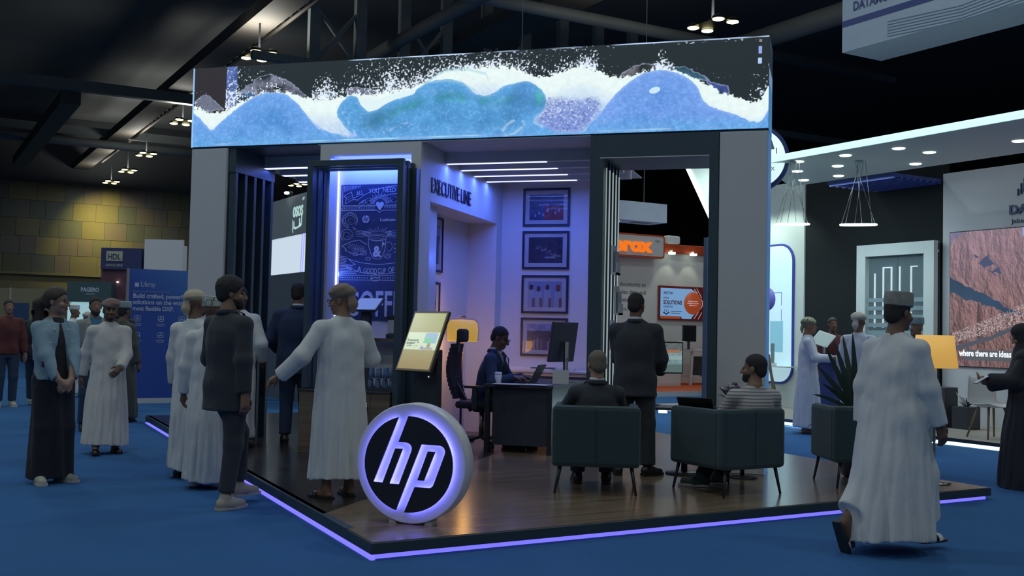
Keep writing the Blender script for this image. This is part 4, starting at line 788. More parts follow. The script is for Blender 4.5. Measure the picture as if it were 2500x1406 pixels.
t = thing('trophy', 'slim grey trophy column on the thin white shelf of the backlit panel', 'trophy', DO+U2*3.84-U1*.18+Vector((0, 0, .861)), RZ2); MB().box(-.06, .06, -.05, .05, 0, .05).build('base', M_GREYW, t); MB().box(-.028, .028, -.02, .02, .05, .42).build('column', mat('grey_trophy', (.2, .25, .27), .3), t)
es = thing('easel', 'slim wooden tripod easel leaning in front of the white wall', 'easel', DO+U2*3.45-U1*.75+Vector((0, 0, .101)), RZ2)
M_EAS = mat('olive_wood', (.13, .12, .08), .6)
for a, b in (((-.30, .0, 0), (-.10, .08, 1.05)), ((.30, -.0, 0), (.02, .08, .98)), ((-.1, .45, 0), (-.05, .1, 1.0))): MB().bar(a, b, .035).build('leg', M_EAS, es)
MB().tube([(-.2, .04, .5), (.02, .04, .72), (-.12, .05, .9), (.05, .05, .55)], .006, 6).build('wire_frame', M_BLACKM, es)
cn = thing('ceiling_canopy', 'white canopy with downlights and a bright strip along its front edge', 'canopy', DO+Vector((0, 0, 4.0)), RZ2)
o_ = MB(); o_.v = [(a, b, z) for z in (0, .10) for a, b in ((-.95, -3.25), (4.5, -3.25), (4.5, -1.18), (-2.4, -1.18))]; o_.f = [(3, 2, 1, 0), (4, 5, 6, 7), (0, 1, 5, 4), (1, 2, 6, 5), (2, 3, 7, 6), (3, 0, 4, 7)]; o_.sm = [False]*6; o_.build('soffit', M_SEAW, cn); MB().box(-.95, 4.5, -3.28, -3.25, .005, .095).build('light_strip', emit('cold_edge_strip', (.62, .92, .95), 1.0), cn)
MB().box(-1.6, -.27, -1.15, .2, -.05, .0).build('louvre_panel', M_NAVY, cn)
for k in range(8): MB().box(-1.6, -.27, -1.1+k*.15, -1.05+k*.15, -.08, -.05).build('louvre', mat('blue_louvre', (.05, .09, .36), .5), cn)
for x, y in ((-.524, 16.151), (-.566, 17.107), (-.495, 18.1), (.035, 16.672), (.051, 17.699), (.137, 15.705), (.821, 15.239), (1.241, 15.632), (1.131, 16.64), (2.263, 14.919)):
    a, b = dloc(x, y); b = min(max(b, -3.1), -1.28); MB().lathe([(0, -.012), (.075, -.012), (.085, -.004), (.085, .001)], 18).build('downlight', M_COOL, cn, loc=(a, b, 0))
for s in (-1, -2.2, -3.6, .6, 2.0): spot_light(DO-U2*s*-1*-1-U1*1.6+Vector((0, 0, 3.95)), DO-U2*s*-1*-1-U1*1.2, 34, (.72, .92, 1.0), 110)
for s in (3.6, 4.4): spot_light(DO+U2*s-U1*.8+Vector((0, 0, 3.95)), DO+U2*s+Vector((0, 0, 2.6)), 42, (.82, 1.0, .88), 100)
area_light(DO+U2*1.2-U1*1.8+Vector((0, 0, 3.9)), DO+U2*1.2-U1*1.5, 2.2, 48, (.74, .92, 1.0), 'downlight_wash')
def ring(lab, loc, r):
    t = thing('ring_pendant', lab, 'lamp', loc); n = 40
    MB().tube([(r*math.cos(2*math.pi*k/n), r*math.sin(2*math.pi*k/n), .03*math.sin(2*math.pi*k/n)) for k in range(n+1)], .016, 8, False).build('light_ring', emit('ring_glow', (.80, 1, .78), 1.7), t)
    for k in range(6): a = k*math.pi/3+.3; MB().tube([(r*math.cos(a), r*math.sin(a), 0), (-.06+.03*k, 0, .93)], .004, 5).build('cable', M_CHROME, t)
    MB().lathe([(0, .90), (.06, .905), (.06, .93), (0, .93)], 16).build('ceiling_rose', M_SEAW, t)
ring('glowing ring pendant lamp on thin cables before the black wall', (.33, 16.24, 3.065), .25); ring('glowing ring pendant lamp beside the right pillar edge', (-.60, 16.10, 3.065), .24)
# glazed meeting room
gr = thing('glass_meeting_room', 'white framed glazed meeting room front with frosted stripes', 'room', DO-U1*.14+Vector((0, 0, .101)), RZ2)
for b, n in (((-1.83, -1.64, -.05, .05, 0, 2.90), 'frame_post'), ((-.45, -.25, -.05, .05, 0, 2.90), 'frame_post'), ((-1.64, -.45, -.05, .05, 2.70, 2.90), 'frame_head'), ((-1.64, -.45, -.05, .05, 0, .12), 'frame_sill')): MB().box(*b).build(n, M_SEAW, gr, .004)
MGL = mat('room_glass', (.30, .42, .46), .08, alpha=.22, var=0)
MB().box(-1.64, -1.0, -.006, .006, .12, 2.70).build('pane', MGL, gr); MB().box(-.99, -.45, -.006, .006, .12, 2.70).build('pane', MGL, gr)
for z in (1.96, 1.82, 1.68, 1.54): MB().box(-1.64, -.45, -.010, -.007, z-.035, z+.035).build('frosted_stripe', mat('frosted_film', (.30, .42, .46), .6, alpha=.75), gr)
MB().box(-1.64, -.45, -.010, -.007, .12, 1.45).build('frosted_film', MATS['frosted_film'], gr)
MB().box(-1.85, -.27, .105, .125, 0, 2.9).build('room_back', mat('dark_room_wall', (.05, .065, .075), .6), gr); MB().box(-1.85, -.27, -.0, .10, 2.72, 2.76).build('room_ceiling', M_SEAW, gr)
for x in (-1.55, -1.37, -1.20, -1.03, -.80): MB().box(x-.011, x+.011, .08, .10, 1.5, 2.52 if x > -1.5 else 2.42).build('light_bar', emit('white_light_bar', (.7, .85, .85), .9), gr)
for x0, x1 in ((-1.37, -1.20), (-.80, -.68)): MB().box(x0, x1, .08, .10, 2.50, 2.52).build('light_bar', MATS['white_light_bar'], gr)
spot_light(DO+U2*1.3+U1*.02+Vector((0, 0, 2.75)), DO+U2*1.3+U1*.22+Vector((0, 0, 1.8)), 4, (.8, .95, 1), 90)
# podium, tablet, award, pots, chair
pd = thing('reception_podium', 'narrow navy blue reception podium before the black wall', 'podium', (-.02, 16.75, .10), RZ2)
MB().box(-.20, .20, -.14, .14, .92, 1.05).build('top', M_NAVY, pd, .004); MB().box(-.14, .14, -.12, .12, 0, .92).build('body', M_NAVY, pd, .004)
t = thing('tablet_display', 'white tablet tilted on a stand on the navy podium', 'tablet', (-.15, 16.62, 1.151), RZ2); MB().bar((0, .02, 0), (0, .02, .18), .03).build('stand', M_CHROME, t)
q = MB().box(-.17, .17, -.008, .008, -.12, .12).build('tablet_body', M_SEAW, t, .004, loc=(0, 0, .24)); q.rotation_euler = (R(-40), R(14), 0); MB().box(-.15, .15, -.0095, -.0082, -.10, .10).build('display', emit('dull_green_display', (.16, .22, .22), .9), q)
t = thing('glass_award', 'clear glass award on the navy podium', 'trophy', (.12, 16.62, 1.151), RZ2); MB().lathe([(.06, 0), (.06, .04), (.03, .06), (.05, .12), (.04, .17), (.012, .2), (.03, .24), (0, .26)], 14).build('award_body', mat('bright_glass', (.7, .85, .85), .05, trans=.5), t)
t = thing('dark_cabinet', 'dark box cabinet by the display wall, the taller of two', 'cabinet', DO-U1*.62+U2*-.26+Vector((0, 0, .101)), RZ2); MB().box(-.17, .17, -.14, .14, 0, .60).build('body', M_BLACK, t, .008); MB().box(-.16, .16, -.145, -.138, .03, .28).build('door', M_DARKR, t); MB().box(-.16, .16, -.145, -.138, .30, .57).build('door', M_DARKR, t)
t = thing('planter_box', 'low dark planter box by the display wall', 'planter', DO-U1*.60-U2*.66+Vector((0, 0, .101)), RZ2); m_ = MB().box(-.15, .15, -.13, .13, 0, .33); m_.build('box_body', M_BLACK, t, .006)
for i in range(9): a = i*.7; v, f = leaf((0, 0, .31), (.16*math.cos(a), .12*math.sin(a), .42+.06*(i % 3)), .07); MB().add(v, f, True).build('leaf', M_SEAW if i % 2 else MF[2], t)
wc = thing('shell_chair', 'white shell chair on splayed wooden legs beside the woman in the abaya', 'chair', DO-U2*1.78-U1*1.55+Vector((0, 0, .101)), RZ2+R(75))
v = []; f = []; n = 12
for i in range(9):
    s = i/8
    for k in range(n+1):
        a = -1+2*k/n
        if s < .5: x = a*.23; y = -.22+.44*s*2*.95; z = .44+.05*a*a-.03*math.sin(s*2*math.pi/2)
        else: q_ = (s-.5)*2; x = a*(.23-.02*q_); y = .20+.10*q_-.10*a*a*q_; z = .44+.05*a*a+.36*q_
        v.append((x, y, z))
for i in range(8): f += [(i*(n+1)+k, i*(n+1)+k+1, (i+1)*(n+1)+k+1, (i+1)*(n+1)+k) for k in range(n)]
o = MB().add(v, f, True).build('seat_shell', M_WHITE, wc); so = o.modifiers.new('thick', 'SOLIDIFY'); so.thickness = .012
for sx in (-1, 1):
    for sy in (-1, 1): MB().tube([(sx*.12, sy*.10+.02, .43), (sx*.22, sy*.21+.02, 0)], .017, 8, r1=.012).build('leg', wood('beech_%d%d' % (sx, sy), (.20, .13, .08), (.30, .2, .12), .5, 'z'), wc)
t = thing('round_lightbox_sign', 'round white lightbox sign with dark blue rim behind the right pillar', 'sign', (-1.16, 16.25, 4.08), R(4))
MB().lathe([(0, -.0), (.50, 0), (.51, .02), (.51, .14), (0, .14)], 48).build('rim', M_NAVY, t).rotation_euler = (R(-90), 0, 0)
MB().lathe([(0, -.012), (.445, -.012), (.45, .0)], 48).build('light_face', emit('cool_lightbox', (.70, .90, .92), .9), t).rotation_euler = (R(-90), 0, 0)
for i, (s_, z) in enumerate((('I', .06), ('NT', -.07), ('EX', -.19))): text(s_, .13 if i < 2 else .08, MATS['blue_grey_letters'], t, (.335-.02*i, -.016, z), None, 'RIGHT', extrude=.002)
hsn = thing('hanging_banner', 'white banner box hanging above the neighbouring stand with a blue stripe', 'sign', (.088, 17.58, 5.95), RZ2)
MB().box(0, 5, 0, .9, 0, 1.75).build('banner_body', mat('dim_white_fabric', (.40, .50, .62), .7), hsn); MB().box(-.003, 5.003, -.004, .0, .40, .50).build('stripe', M_NAVY, hsn)
for x in (.5, 2.5, 4.5): MB().tube([(x, .45, 1.75), (x, .45, 6.5)], .01, 5).build('wire', M_STEEL, hsn)
for k in range(6): MB().ribbon([(.9+.0*k, .28-k*.045), (2.2, .20-k*.045), (3.4, .30-k*.05), (4.9, .22-k*.045)], .012, -.004).build('print_line', mat('grey_blue_line', (.12, .2, .33), .6), hsn)
text('DATAMOUNT', .20, M_NAVY, hsn, (.22, -.006, .62), 1.05, bold=.004, extrude=.002); mount_logo(hsn, .42, -.004, .86, 1.5, M_NAVY)

# ------------------------------------------------------------------ stand with the orange fascia seen through the right portal
XO = Vector((-4.453, 27.883, 0))
M_ORED = mat('orange_red_paint', (.48, .06, .015), .5, var=.05); M_ORAN = emit('glowing_orange_letters', (1.0, .20, .006), .85, (.2, .04, .01))
t = thing('xerox_platform', 'low white edged platform with an orange red carpet', 'platform', XO, RZ1); t.name = 'orange_carpet_platform'
MB().box(-5, 4.2, -3.25, 1, .0, .115).build('edge', M_GREYW, t); MB().box(-4.98, 4.18, -3.23, 1, .115, .122).build('carpet', mat('orange_red_carpet', (.52, .09, .02), .9), t)
xw = thing('orange_topped_wall', 'white stand wall with an orange red fascia and two spotlights', 'wall', XO+Vector((0, 0, .123)), RZ1)
MB().box(-4.2, 3.6, 0, .2, 0, 3.50).build('wall_panel', mat('warm_white_wall', (.66, .65, .63), .6, var=.02), xw); MB().box(-4.2, 3.6, -.10, .22, 3.42, 3.66).build('fascia', M_ORED, xw, .02)
MG = mat('grey_print_letters', (.12, .12, .13), .5)
for i, (s_, z, sz) in enumerate((('ng documents to', 2.50, .16), ('omplex data, and', 2.30, .16), ('g in between', 2.10, .16), ('the work,', 1.87, .11))): text(s_, sz, MG, xw, ((-1.40), -.004, z), (1.02, 1.02, .70, .44)[i], extrude=.001)
for x in (.30, 1.02):
    sp_ = MB().lathe([(0, -.02), (.09, -.02), (.10, .03), (.0, .04)], 16).build('spotlight', M_COOL, xw, loc=(x, -.22, 3.40)); MB().bar((x, 0, 3.47), (x, -.22, 3.47), .04).build('spot_arm', M_WHITE, xw)
    spot_light(XO+U1*x-U2*.30+Vector((0, 0, 3.50)), XO+U1*x-U2*.02+Vector((0, 0, 2.4)), 9, (.92, 1, .82), 80)
area_light(XO+U1*-.3-U2*2.2+Vector((0, 0, 3.4)), XO+U1*.2+Vector((0, 0, 1.2)), 2.4, 4, (.8, .95, 1), 'stand_light')
MB().box(.18, .62, -.18, .06, 3.66, 3.88).build('spot_gear', M_WHITE, xw, .05)
sg = thing('xerox_sign', 'rounded white sign with glowing orange letters and orange red border', 'sign', XO-U2*.34+Vector((0, 0, 3.36)), RZ1); sg.name = 'rounded_brand_sign'
MB().prism(rrect(-3.3, -.04, 0, .60, .08), .0, .12).build('border', M_ORED, sg); MB().prism(rrect(-3.26, -.08, .045, .555, .06), -.006, .0).build('sign_face', mat('pale_grey_face', (.55, .55, .55), .5), sg)
text('xerox', .50, M_ORAN, sg, (-1.97, -.02, .15), 1.52, bold=.022, extrude=.02); text('TM', .10, MG, sg, (-.36, -.008, .40), .14, extrude=.001)
tv = thing('wall_screen', 'red framed presentation screen on the white wall of the orange topped stand', 'screen', XO-U2*.06+Vector((0, 0, 1.78)), RZ1)
MB().box(.02, 1.74, 0, .05, 0, .90).build('frame', mat('dark_red_frame', (.22, .03, .025), .4), tv)
MB().prism([(.07, .10), (.76, .10), (.80, .04), (1.10, .04), (1.16, .12), (1.28, .20), (1.28, .74), (1.10, .84), (.07, .84)], -.006, 0).build('display', emit('light_blue_display', (.115, .22, .38), 1.15), tv)
MB().lathe([(0, 0), (.30, 0), (.30, .004), (0, .004)], 32).build('display_disc', emit('display_orange', (.20, .035, .01), 1.1), tv, loc=(1.15, -.012, .46)).rotation_euler = (R(90), 0, 0)
MB().box(.07, .74, -.009, -.006, .035, .095).build('display_footer', MATS['display_orange'], tv); MB().ribbon([(1.20, .84), (1.48, .52), (1.48, .40), (1.20, .05)], .016, -.010).ribbon([(1.28, .86), (1.45, .62)], .014, -.01).ribbon([(1.34, .04), (1.46, .22)], .014, -.01).build('display_line', emit('display_pink', (.45, .32, .36), 1), tv)
MD = mat('display_ink', (.03, .05, .09), .5); MDR = mat('display_red_ink', (.16, .02, .06), .5)
text('xerox', .15, MD, tv, (.16, -.008, .68), .31, extrude=.001); text('OFFICE', .075, MD, tv, (.16, -.008, .555), .18, extrude=.001); text('SOLUTIONS', .145, MDR, tv, (.16, -.008, .415), .62, bold=.004, extrude=.001); text('EXHIBITION', .075, MD, tv, (.16, -.008, .325), .32, extrude=.001)
MB().ribbon([(.17, .20), (.26, .15), (.35, .20)], .03, -.008).ribbon([(.20, .28), (.20, .21)], .012, -.008).ribbon([(.26, .28), (.26, .20)], .012, -.008).ribbon([(.32, .28), (.32, .21)], .012, -.008).build('display_crest', MD, tv)
for i, wd in enumerate((.34, .38, .26)): MB().box(1.15-wd/2, 1.15+wd/2, -.016, -.013, .50-i*.055, .525-i*.055).build('display_caption', MATS['display_pink'], tv)
for i, wd in enumerate((.36, .30)): MB().box(.42, .42+wd, -.009, -.006, .225-i*.05, .24-i*.05).build('display_caption', MD, tv)
rd = thing('reception_desk', 'white reception counter of the orange topped stand', 'desk', XO-U2*1.0+U1*-.67+Vector((0, 0, .123)), RZ1); MB().box(-.36, .45, -.3, .3, 0, .98).build('body', M_GREYW, rd, .004); MB().box(-.38, .47, -.33, .33, .98, 1.0).build('top', M_WHITE, rd); MB().box(-.33, .42, -.304, -.30, .05, .95).build('front_panel', M_GREYW, rd)
t = thing('acrylic_stand', 'clear acrylic brochure stand on the white reception counter', 'holder', XO-U2*1.1+U1*-.75+Vector((0, 0, 1.125)), RZ1); MB().box(-.09, .09, -.02, .0, 0, .26).box(-.09, .09, .05, .07, 0, .12).box(-.09, .09, -.02, .07, 0, .015).build('holder_body', mat('acrylic', (.55, .6, .6), .1, alpha=.6), t); MB().box(-.06, .06, .0, .004, .03, .2).build('leaflet', M_PAPER, t)
wt_ = thing('work_table', 'grey steel work table beside the white reception counter', 'table', XO-U2*.8+U1*.72+Vector((0, 0, .123)), RZ1); MB().box(-.5, .6, -.3, .3, .86, .90).build('tabletop', M_GREYW, wt_, .004)
for sx in (-.42, .52):
    for sy in (-.24, .24): MB().bar((sx+.05*(1 if sx < 0 else -1), sy, .86), (sx, sy, 0), .07, .05).build('leg', M_GREYW, wt_)
MB().box(-.4, .5, -.2, .2, .20, .24).build('lower_shelf', M_GREYW, wt_)
t = thing('computer_case', 'black computer case under the grey work table', 'computer', XO-U2*.85+U1*.78+Vector((0, 0, .365)), RZ1); MB().box(-.14, .14, -.2, .2, 0, .48).build('case', M_BLACK, t, .01); MB().box(-.10, .10, -.205, -.2, .30, .45).build('front_panel', M_DARKR, t)
t = thing('desktop_monitor', 'black monitor on the grey work table of the orange topped stand', 'monitor', XO-U2*.85+U1*.40+Vector((0, 0, 1.024)), RZ1); MB().box(-.22, .22, -.02, .02, .20, .62).build('screen_housing', M_BLACK, t, .005); MB().box(-.205, .205, -.023, -.02, .215, .605).build('display', mat('off_screen', (.015, .017, .02), .2), t); MB().bar((0, .02, 0), (0, .02, .25), .05).build('stand', M_BLACK, t); MB().box(-.12, .12, -.08, .1, 0, .012).build('base', M_BLACK, t)
t = thing('paper_tray', 'white paper trays next to the monitor on the grey work table', 'tray', XO-U2*1.15+U1*-.22+Vector((0, 0, 1.125)), RZ1)
for k in range(3): q = MB().box(-.18, .14, -.12, .12, 0, .012).build('sheet_tray', M_WHITE, t, loc=(.02*k, 0, .03*k)); q.rotation_euler = (0, R(-8*k), 0)
bc = thing('blue_column', 'slim blue column seen inside the right edge of the portal', 'column', (-2.10, 18.6, 0), RZ1); MB().box(-.05, .16, -.05, .05, .06, 3.1).build('shaft', mat('deep_blue_paint', (.05, .075, .15), .6), bc); MB().box(-.10, .2, -.09, .09, 0, .06).build('base', M_NAVY, bc)
hbm = thing('suspended_beam', 'white beam hanging in the dark behind the right portal', 'beam', (-3.90, 19.6, 3.55), RZ1)
MB().box(-2.4, 1.17, 0, .55, 0, .36).build('beam_body', mat('lilac_white', (.50, .53, .68), .6), hbm); MB().box(-2.3, .24, .25, .27, -.012, .0).build('light_strip', M_STRIPB, hbm); MB().box(.55, .95, .2, .35, -.008, 0).build('vent', M_BLACKM, hbm)
for x in (-2, .8): MB().tube([(x, .25, .36), (x, .25, 9)], .008, 5).build('wire', M_STEEL, hbm)
tri = thing('slanted_canopy', 'slanted white canopy edge with a bright light strip inside the right portal', 'canopy', (-2.70, 18.95, 3.16), RZ2+R(30))
MB().prism([(.80, -.05), (.0, 1.6), (1.3, 1.6), (1.3, -.05)], .0, .25).build('canopy_panel', M_SEAW, tri); MB().prism([(.73, -.05), (.80, -.05), (.0, 1.6), (-.07, 1.6)], -.02, .02).build('light_strip', M_COOL, tri); MB().lathe([(0, -.03), (.03, -.02), (.04, 0)], 12, (.82, -.05, 1.28)).build('downlight', M_COOL, tri)
tri.location = (-2.66, 18.95, 3.16)
area_light((-2.2, 18.3, 4.0), (-2.0, 19.2, 3.9), .5, 5, (.8, 1, .95), 'stand_light')

# ------------------------------------------------------------------ stand seen through the left doorway
OO = Vector((-10.753, 19.668, 0))
os_ = thing('grey_header_wall', 'grey header wall with a bright white screen below, seen through the left doorway', 'wall', OO, RZ2)
MB().box(-1.7, 3, 0, .3, 3.27, 4.09).build('header', mat('mid_grey_header', (.25, .29, .32), .6), os_); MB().box(-1.7, 3, .02, .3, 0, 3.27).build('lit_screen', emit('bright_white_screen', (.62, .70, .78), .80), os_)
q = MB().prism([(.58, 2.1), (.72, 2.1), (.84, 3.27), (.68, 3.27)], .012, .02).build('violet_stripe', emit('violet_screen_stripe', (.30, .33, .9), .9), os_); MB().prism([(.64, 2.1), (.69, 2.1), (.80, 3.27), (.745, 3.27)], .008, .012).build('pale_stripe', MATS['bright_white_screen'], os_)
ME = emit('pale_green_letters', (.5, .72, .66), .7)
text('osos', .46, ME, os_, (.13, -.01, 3.64), .62, extrude=.005, bold=.002, shear=.1)
MB().ribbon([(.12, 3.58), (.12, 3.40), (.16, 3.33)], .035, -.008).ribbon([(.21, 3.54), (.21, 3.42), (.29, 3.42)], .05, -.008).ribbon([(.30, 3.40), (.62, 3.44)], .04, -.008).ribbon([(.55, 3.58), (.56, 3.46), (.66, 3.46), (.68, 3.64)], .05, -.008).ribbon([(.70, 3.95), (.75, 4.0), (.78, 3.95), (.83, 4.0)], .02, -.008).build('arabic_lettering', ME, os_)
dp_ = thing('info_display', 'dark grey panel with white lettering in front of the bright white screen', 'display', OO-U1*.5, RZ2); MB().box(.25, 3.6, 0, .08, 0, 2.42).build('panel_body', mat('dark_grey_panel', (.085, .11, .14), .6), dp_); MLW = mat('soft_white_letters', (.35, .40, .42), .5)
text('oo', .20, MLW, dp_, (2.02, -.004, 2.08), .40, extrude=.001); text('op', .24, MLW, dp_, (2.0, -.004, 1.62), .50, extrude=.001); MB().box(2.02, 2.45, -.003, 0, 1.96, 1.975).build('rule', MLW, dp_)
t = thing('event_spotlight', 'glaring white spotlight on top of the grey header wall', 'spotlight', OO+U2*.1+Vector((0, 0, 4.095)), RZ2); MB().lathe([(.02, 0), (.06, .02), (.06, .10), (0, .12)], 14).build('housing', M_BLACKM, t); MB().lathe([(0, -.03), (.05, -.02), (.06, .0), (.05, .02), (0, .03)], 14, (0, -.07, .07)).build('lens', emit('glaring_lens', (1, 1, .85), 12), t)

# ------------------------------------------------------------------ stands at the left
lw = thing('blue_banner_wall', 'tall blue printed banner wall with white headline beside the left pillar', 'wall', (-11.845, 15.936, 0), RZ1)
mb_ = bpy.data.materials.new('blue_gradient_print'); mb_.use_nodes = True; nt = mb_.node_tree; tc = nt.nodes.new('ShaderNodeTexCoord'); sp_ = nt.nodes.new('ShaderNodeSeparateXYZ'); rp_ = nt.nodes.new('ShaderNodeValToRGB'); ad = nt.nodes.new('ShaderNodeMath'); ad.operation = 'ADD'
nt.links.new(tc.outputs['Generated'], sp_.inputs[0]); nt.links.new(sp_.outputs[0], ad.inputs[0]); nt.links.new(sp_.outputs[2], ad.inputs[1]); mu = nt.nodes.new('ShaderNodeMath'); mu.operation = 'MULTIPLY'; mu.inputs[1].default_value = .5; nt.links.new(ad.outputs[0], mu.inputs[0])
nt.links.new(mu.outputs[0], rp_.inputs[0]); rp_.color_ramp.elements[0].color = (.030, .085, .40, 1); rp_.color_ramp.elements[0].position = .45; rp_.color_ramp.elements[1].color = (.09, .30, .66, 1); nt.links.new(rp_.outputs[0], nt.nodes['Principled BSDF'].inputs['Base Color'])
MB().box(0, 2.2, 0, .10, .09, 2.365).build('printed_panel', mb_, lw); MB().box(0, 2.2, -.005, .105, 0, .09).build('plinth', M_GREYW, lw); MB().box(-.03, 0, -.01, .11, 0, 2.37).build('edge_profile', mat('grey_profile', (.3, .3, .33), .4), lw)
MLF = mat('pale_blue_letters', (.50, .56, .72), .5)
text('Liferay', .135, MLF, lw, (.195, -.003, 2.055), .25, extrude=.001); MB().box(.095, .165, -.003, 0, 2.05, 2.12).build('logo_square', MLF, lw)
text('Digital experiences, your way', .05, mat('dim_blue_letters', (.25, .32, .55), .5), lw, (.075, -.003, 1.955), .62, extrude=.001)
for s_, z, wd in (('Build crafted, powerful', 1.855, .92), ("solutions on the world's", 1.745, .99), ('most flexible DXP.', 1.632, .71)): text(s_, .11, MLF, lw, (.07, -.003, z), wd, bold=.0025, extrude=.001)
for i, (x, z) in enumerate(((.16, 1.49), (.56, 1.49), (.92, 1.49), (.16, 1.20), (.56, 1.20), (.92, 1.20))):
    MB().ribbon(rrect(x-.045, x+.045, z-.045, z+.045, .012), .012, -.003, closed=True).ribbon([(x-.02, z-.02), (x, z+.02), (x+.02, z-.015)], .014, -.003).build('print_icon', MLF, lw); MB().box(x-.08, x+.08, -.002, 0, z-.10, z-.085).box(x-.06, x+.06, -.002, 0, z-.13, z-.115).build('print_caption', MATS['dim_blue_letters'], lw)
hd = thing('navy_header_stand', 'stand with a navy header, cream plaque and dark red wall below', 'stand', (-17.79, 22.77, 0), R(16.7))
MB().box(0, 1.03, 0, .6, 2.75, 3.29).build('header', mat('navy_header', (.030, .036, .13), .6), hd); MB().box(.14, .55, -.015, 0, 2.96, 3.21).build('plaque', mat('cream_plaque', (.42, .42, .30), .6), hd); text('HDL', .20, mat('navy_letters', (.03, .04, .13), .5), hd, (.175, -.018, 3.00), .33, bold=.005, extrude=.001)
text('NOW IN OMAN', .095, mat('cream_letters', (.36, .36, .30), .5), hd, (.13, -.003, 2.82), .42, bold=.002, extrude=.001); MB().box(-.02, 1.02, .1, .6, 0, 2.75).build('printed_wall', mat('dark_red_print', (.11, .045, .07), .6, var=.5, scale=3), hd); MB().lathe([(0, -.02), (.035, 0), (0, .02)], 10, (.42, .06, 2.43)).build('spot', M_WARM, hd)
wq = thing('white_panel_block', 'plain white panel block rising behind the blue banner wall', 'panel', (-16.74, 23.08, 0), R(16.7)); MB().box(0, .97, 0, .12, 0, 3.53).build('panel_face', M_GREYW, wq); MB().box(.04, .93, .12, .5, 0, 3.4).build('panel_return', M_GREYW, wq)
pg = thing('green_header_screen', 'stand with a dark green header and a bright screen behind the walking man', 'stand', (-18.35, 22.25, 0), R(16.7)); MB().box(0, 1.10, 0, .3, 1.90, 2.41).build('header', mat('dark_green_header', (.045, .085, .095), .6), pg); MB().box(.02, .93, .02, .3, .4, 1.90).build('display', emit('pale_cyan_display', (.36, .58, .62), .62), pg); MB().box(0, 1.1, .04, .3, 0, .4).box(.93, 1.1, .02, .3, .4, 1.9).build('plinth', M_DARK, pg)
text('PAGERO', .145, MLF, pg, (.34, -.003, 2.16), .46, bold=.004, extrude=.001); MB().box(.46, .70, -.002, 0, 2.095, 2.108).build('tagline', MLF, pg)
pw = thing('beige_partition', 'long beige partition wall at the far left below the panelled wall', 'wall', (-33.5, 31.7, 0), R(16.8)); MB().box(-6, 6.9, 0, .2, 0, 2.60).build('partition_panel', mat('beige_partition', (.40, .36, .22), .7), pw)
for x in (-2, 1, 4): MB().box(x, x+.05, -.02, .0, 0, 2.62).build('post', M_GREYW, pw)
MB().box(3.9, 4.75, -.03, 0, 1.40, 2.05).build('blue_poster', mat('blue_poster', (.06, .12, .28), .6), pw)
pv = thing('dark_violet_panel', 'dark violet printed panel behind the woman', 'panel', (-26.7, 33.3, 0), R(16.8)); MB().box(-.4, 1.6, -.3, 0, 0, 2.75).build('panel_face', mat('dark_violet_print', (.065, .055, .13), .6, var=.6, scale=3), pv); MB().box(-.45, 1.65, -.32, .02, 0, .1).build('base', M_BLACK, pv)
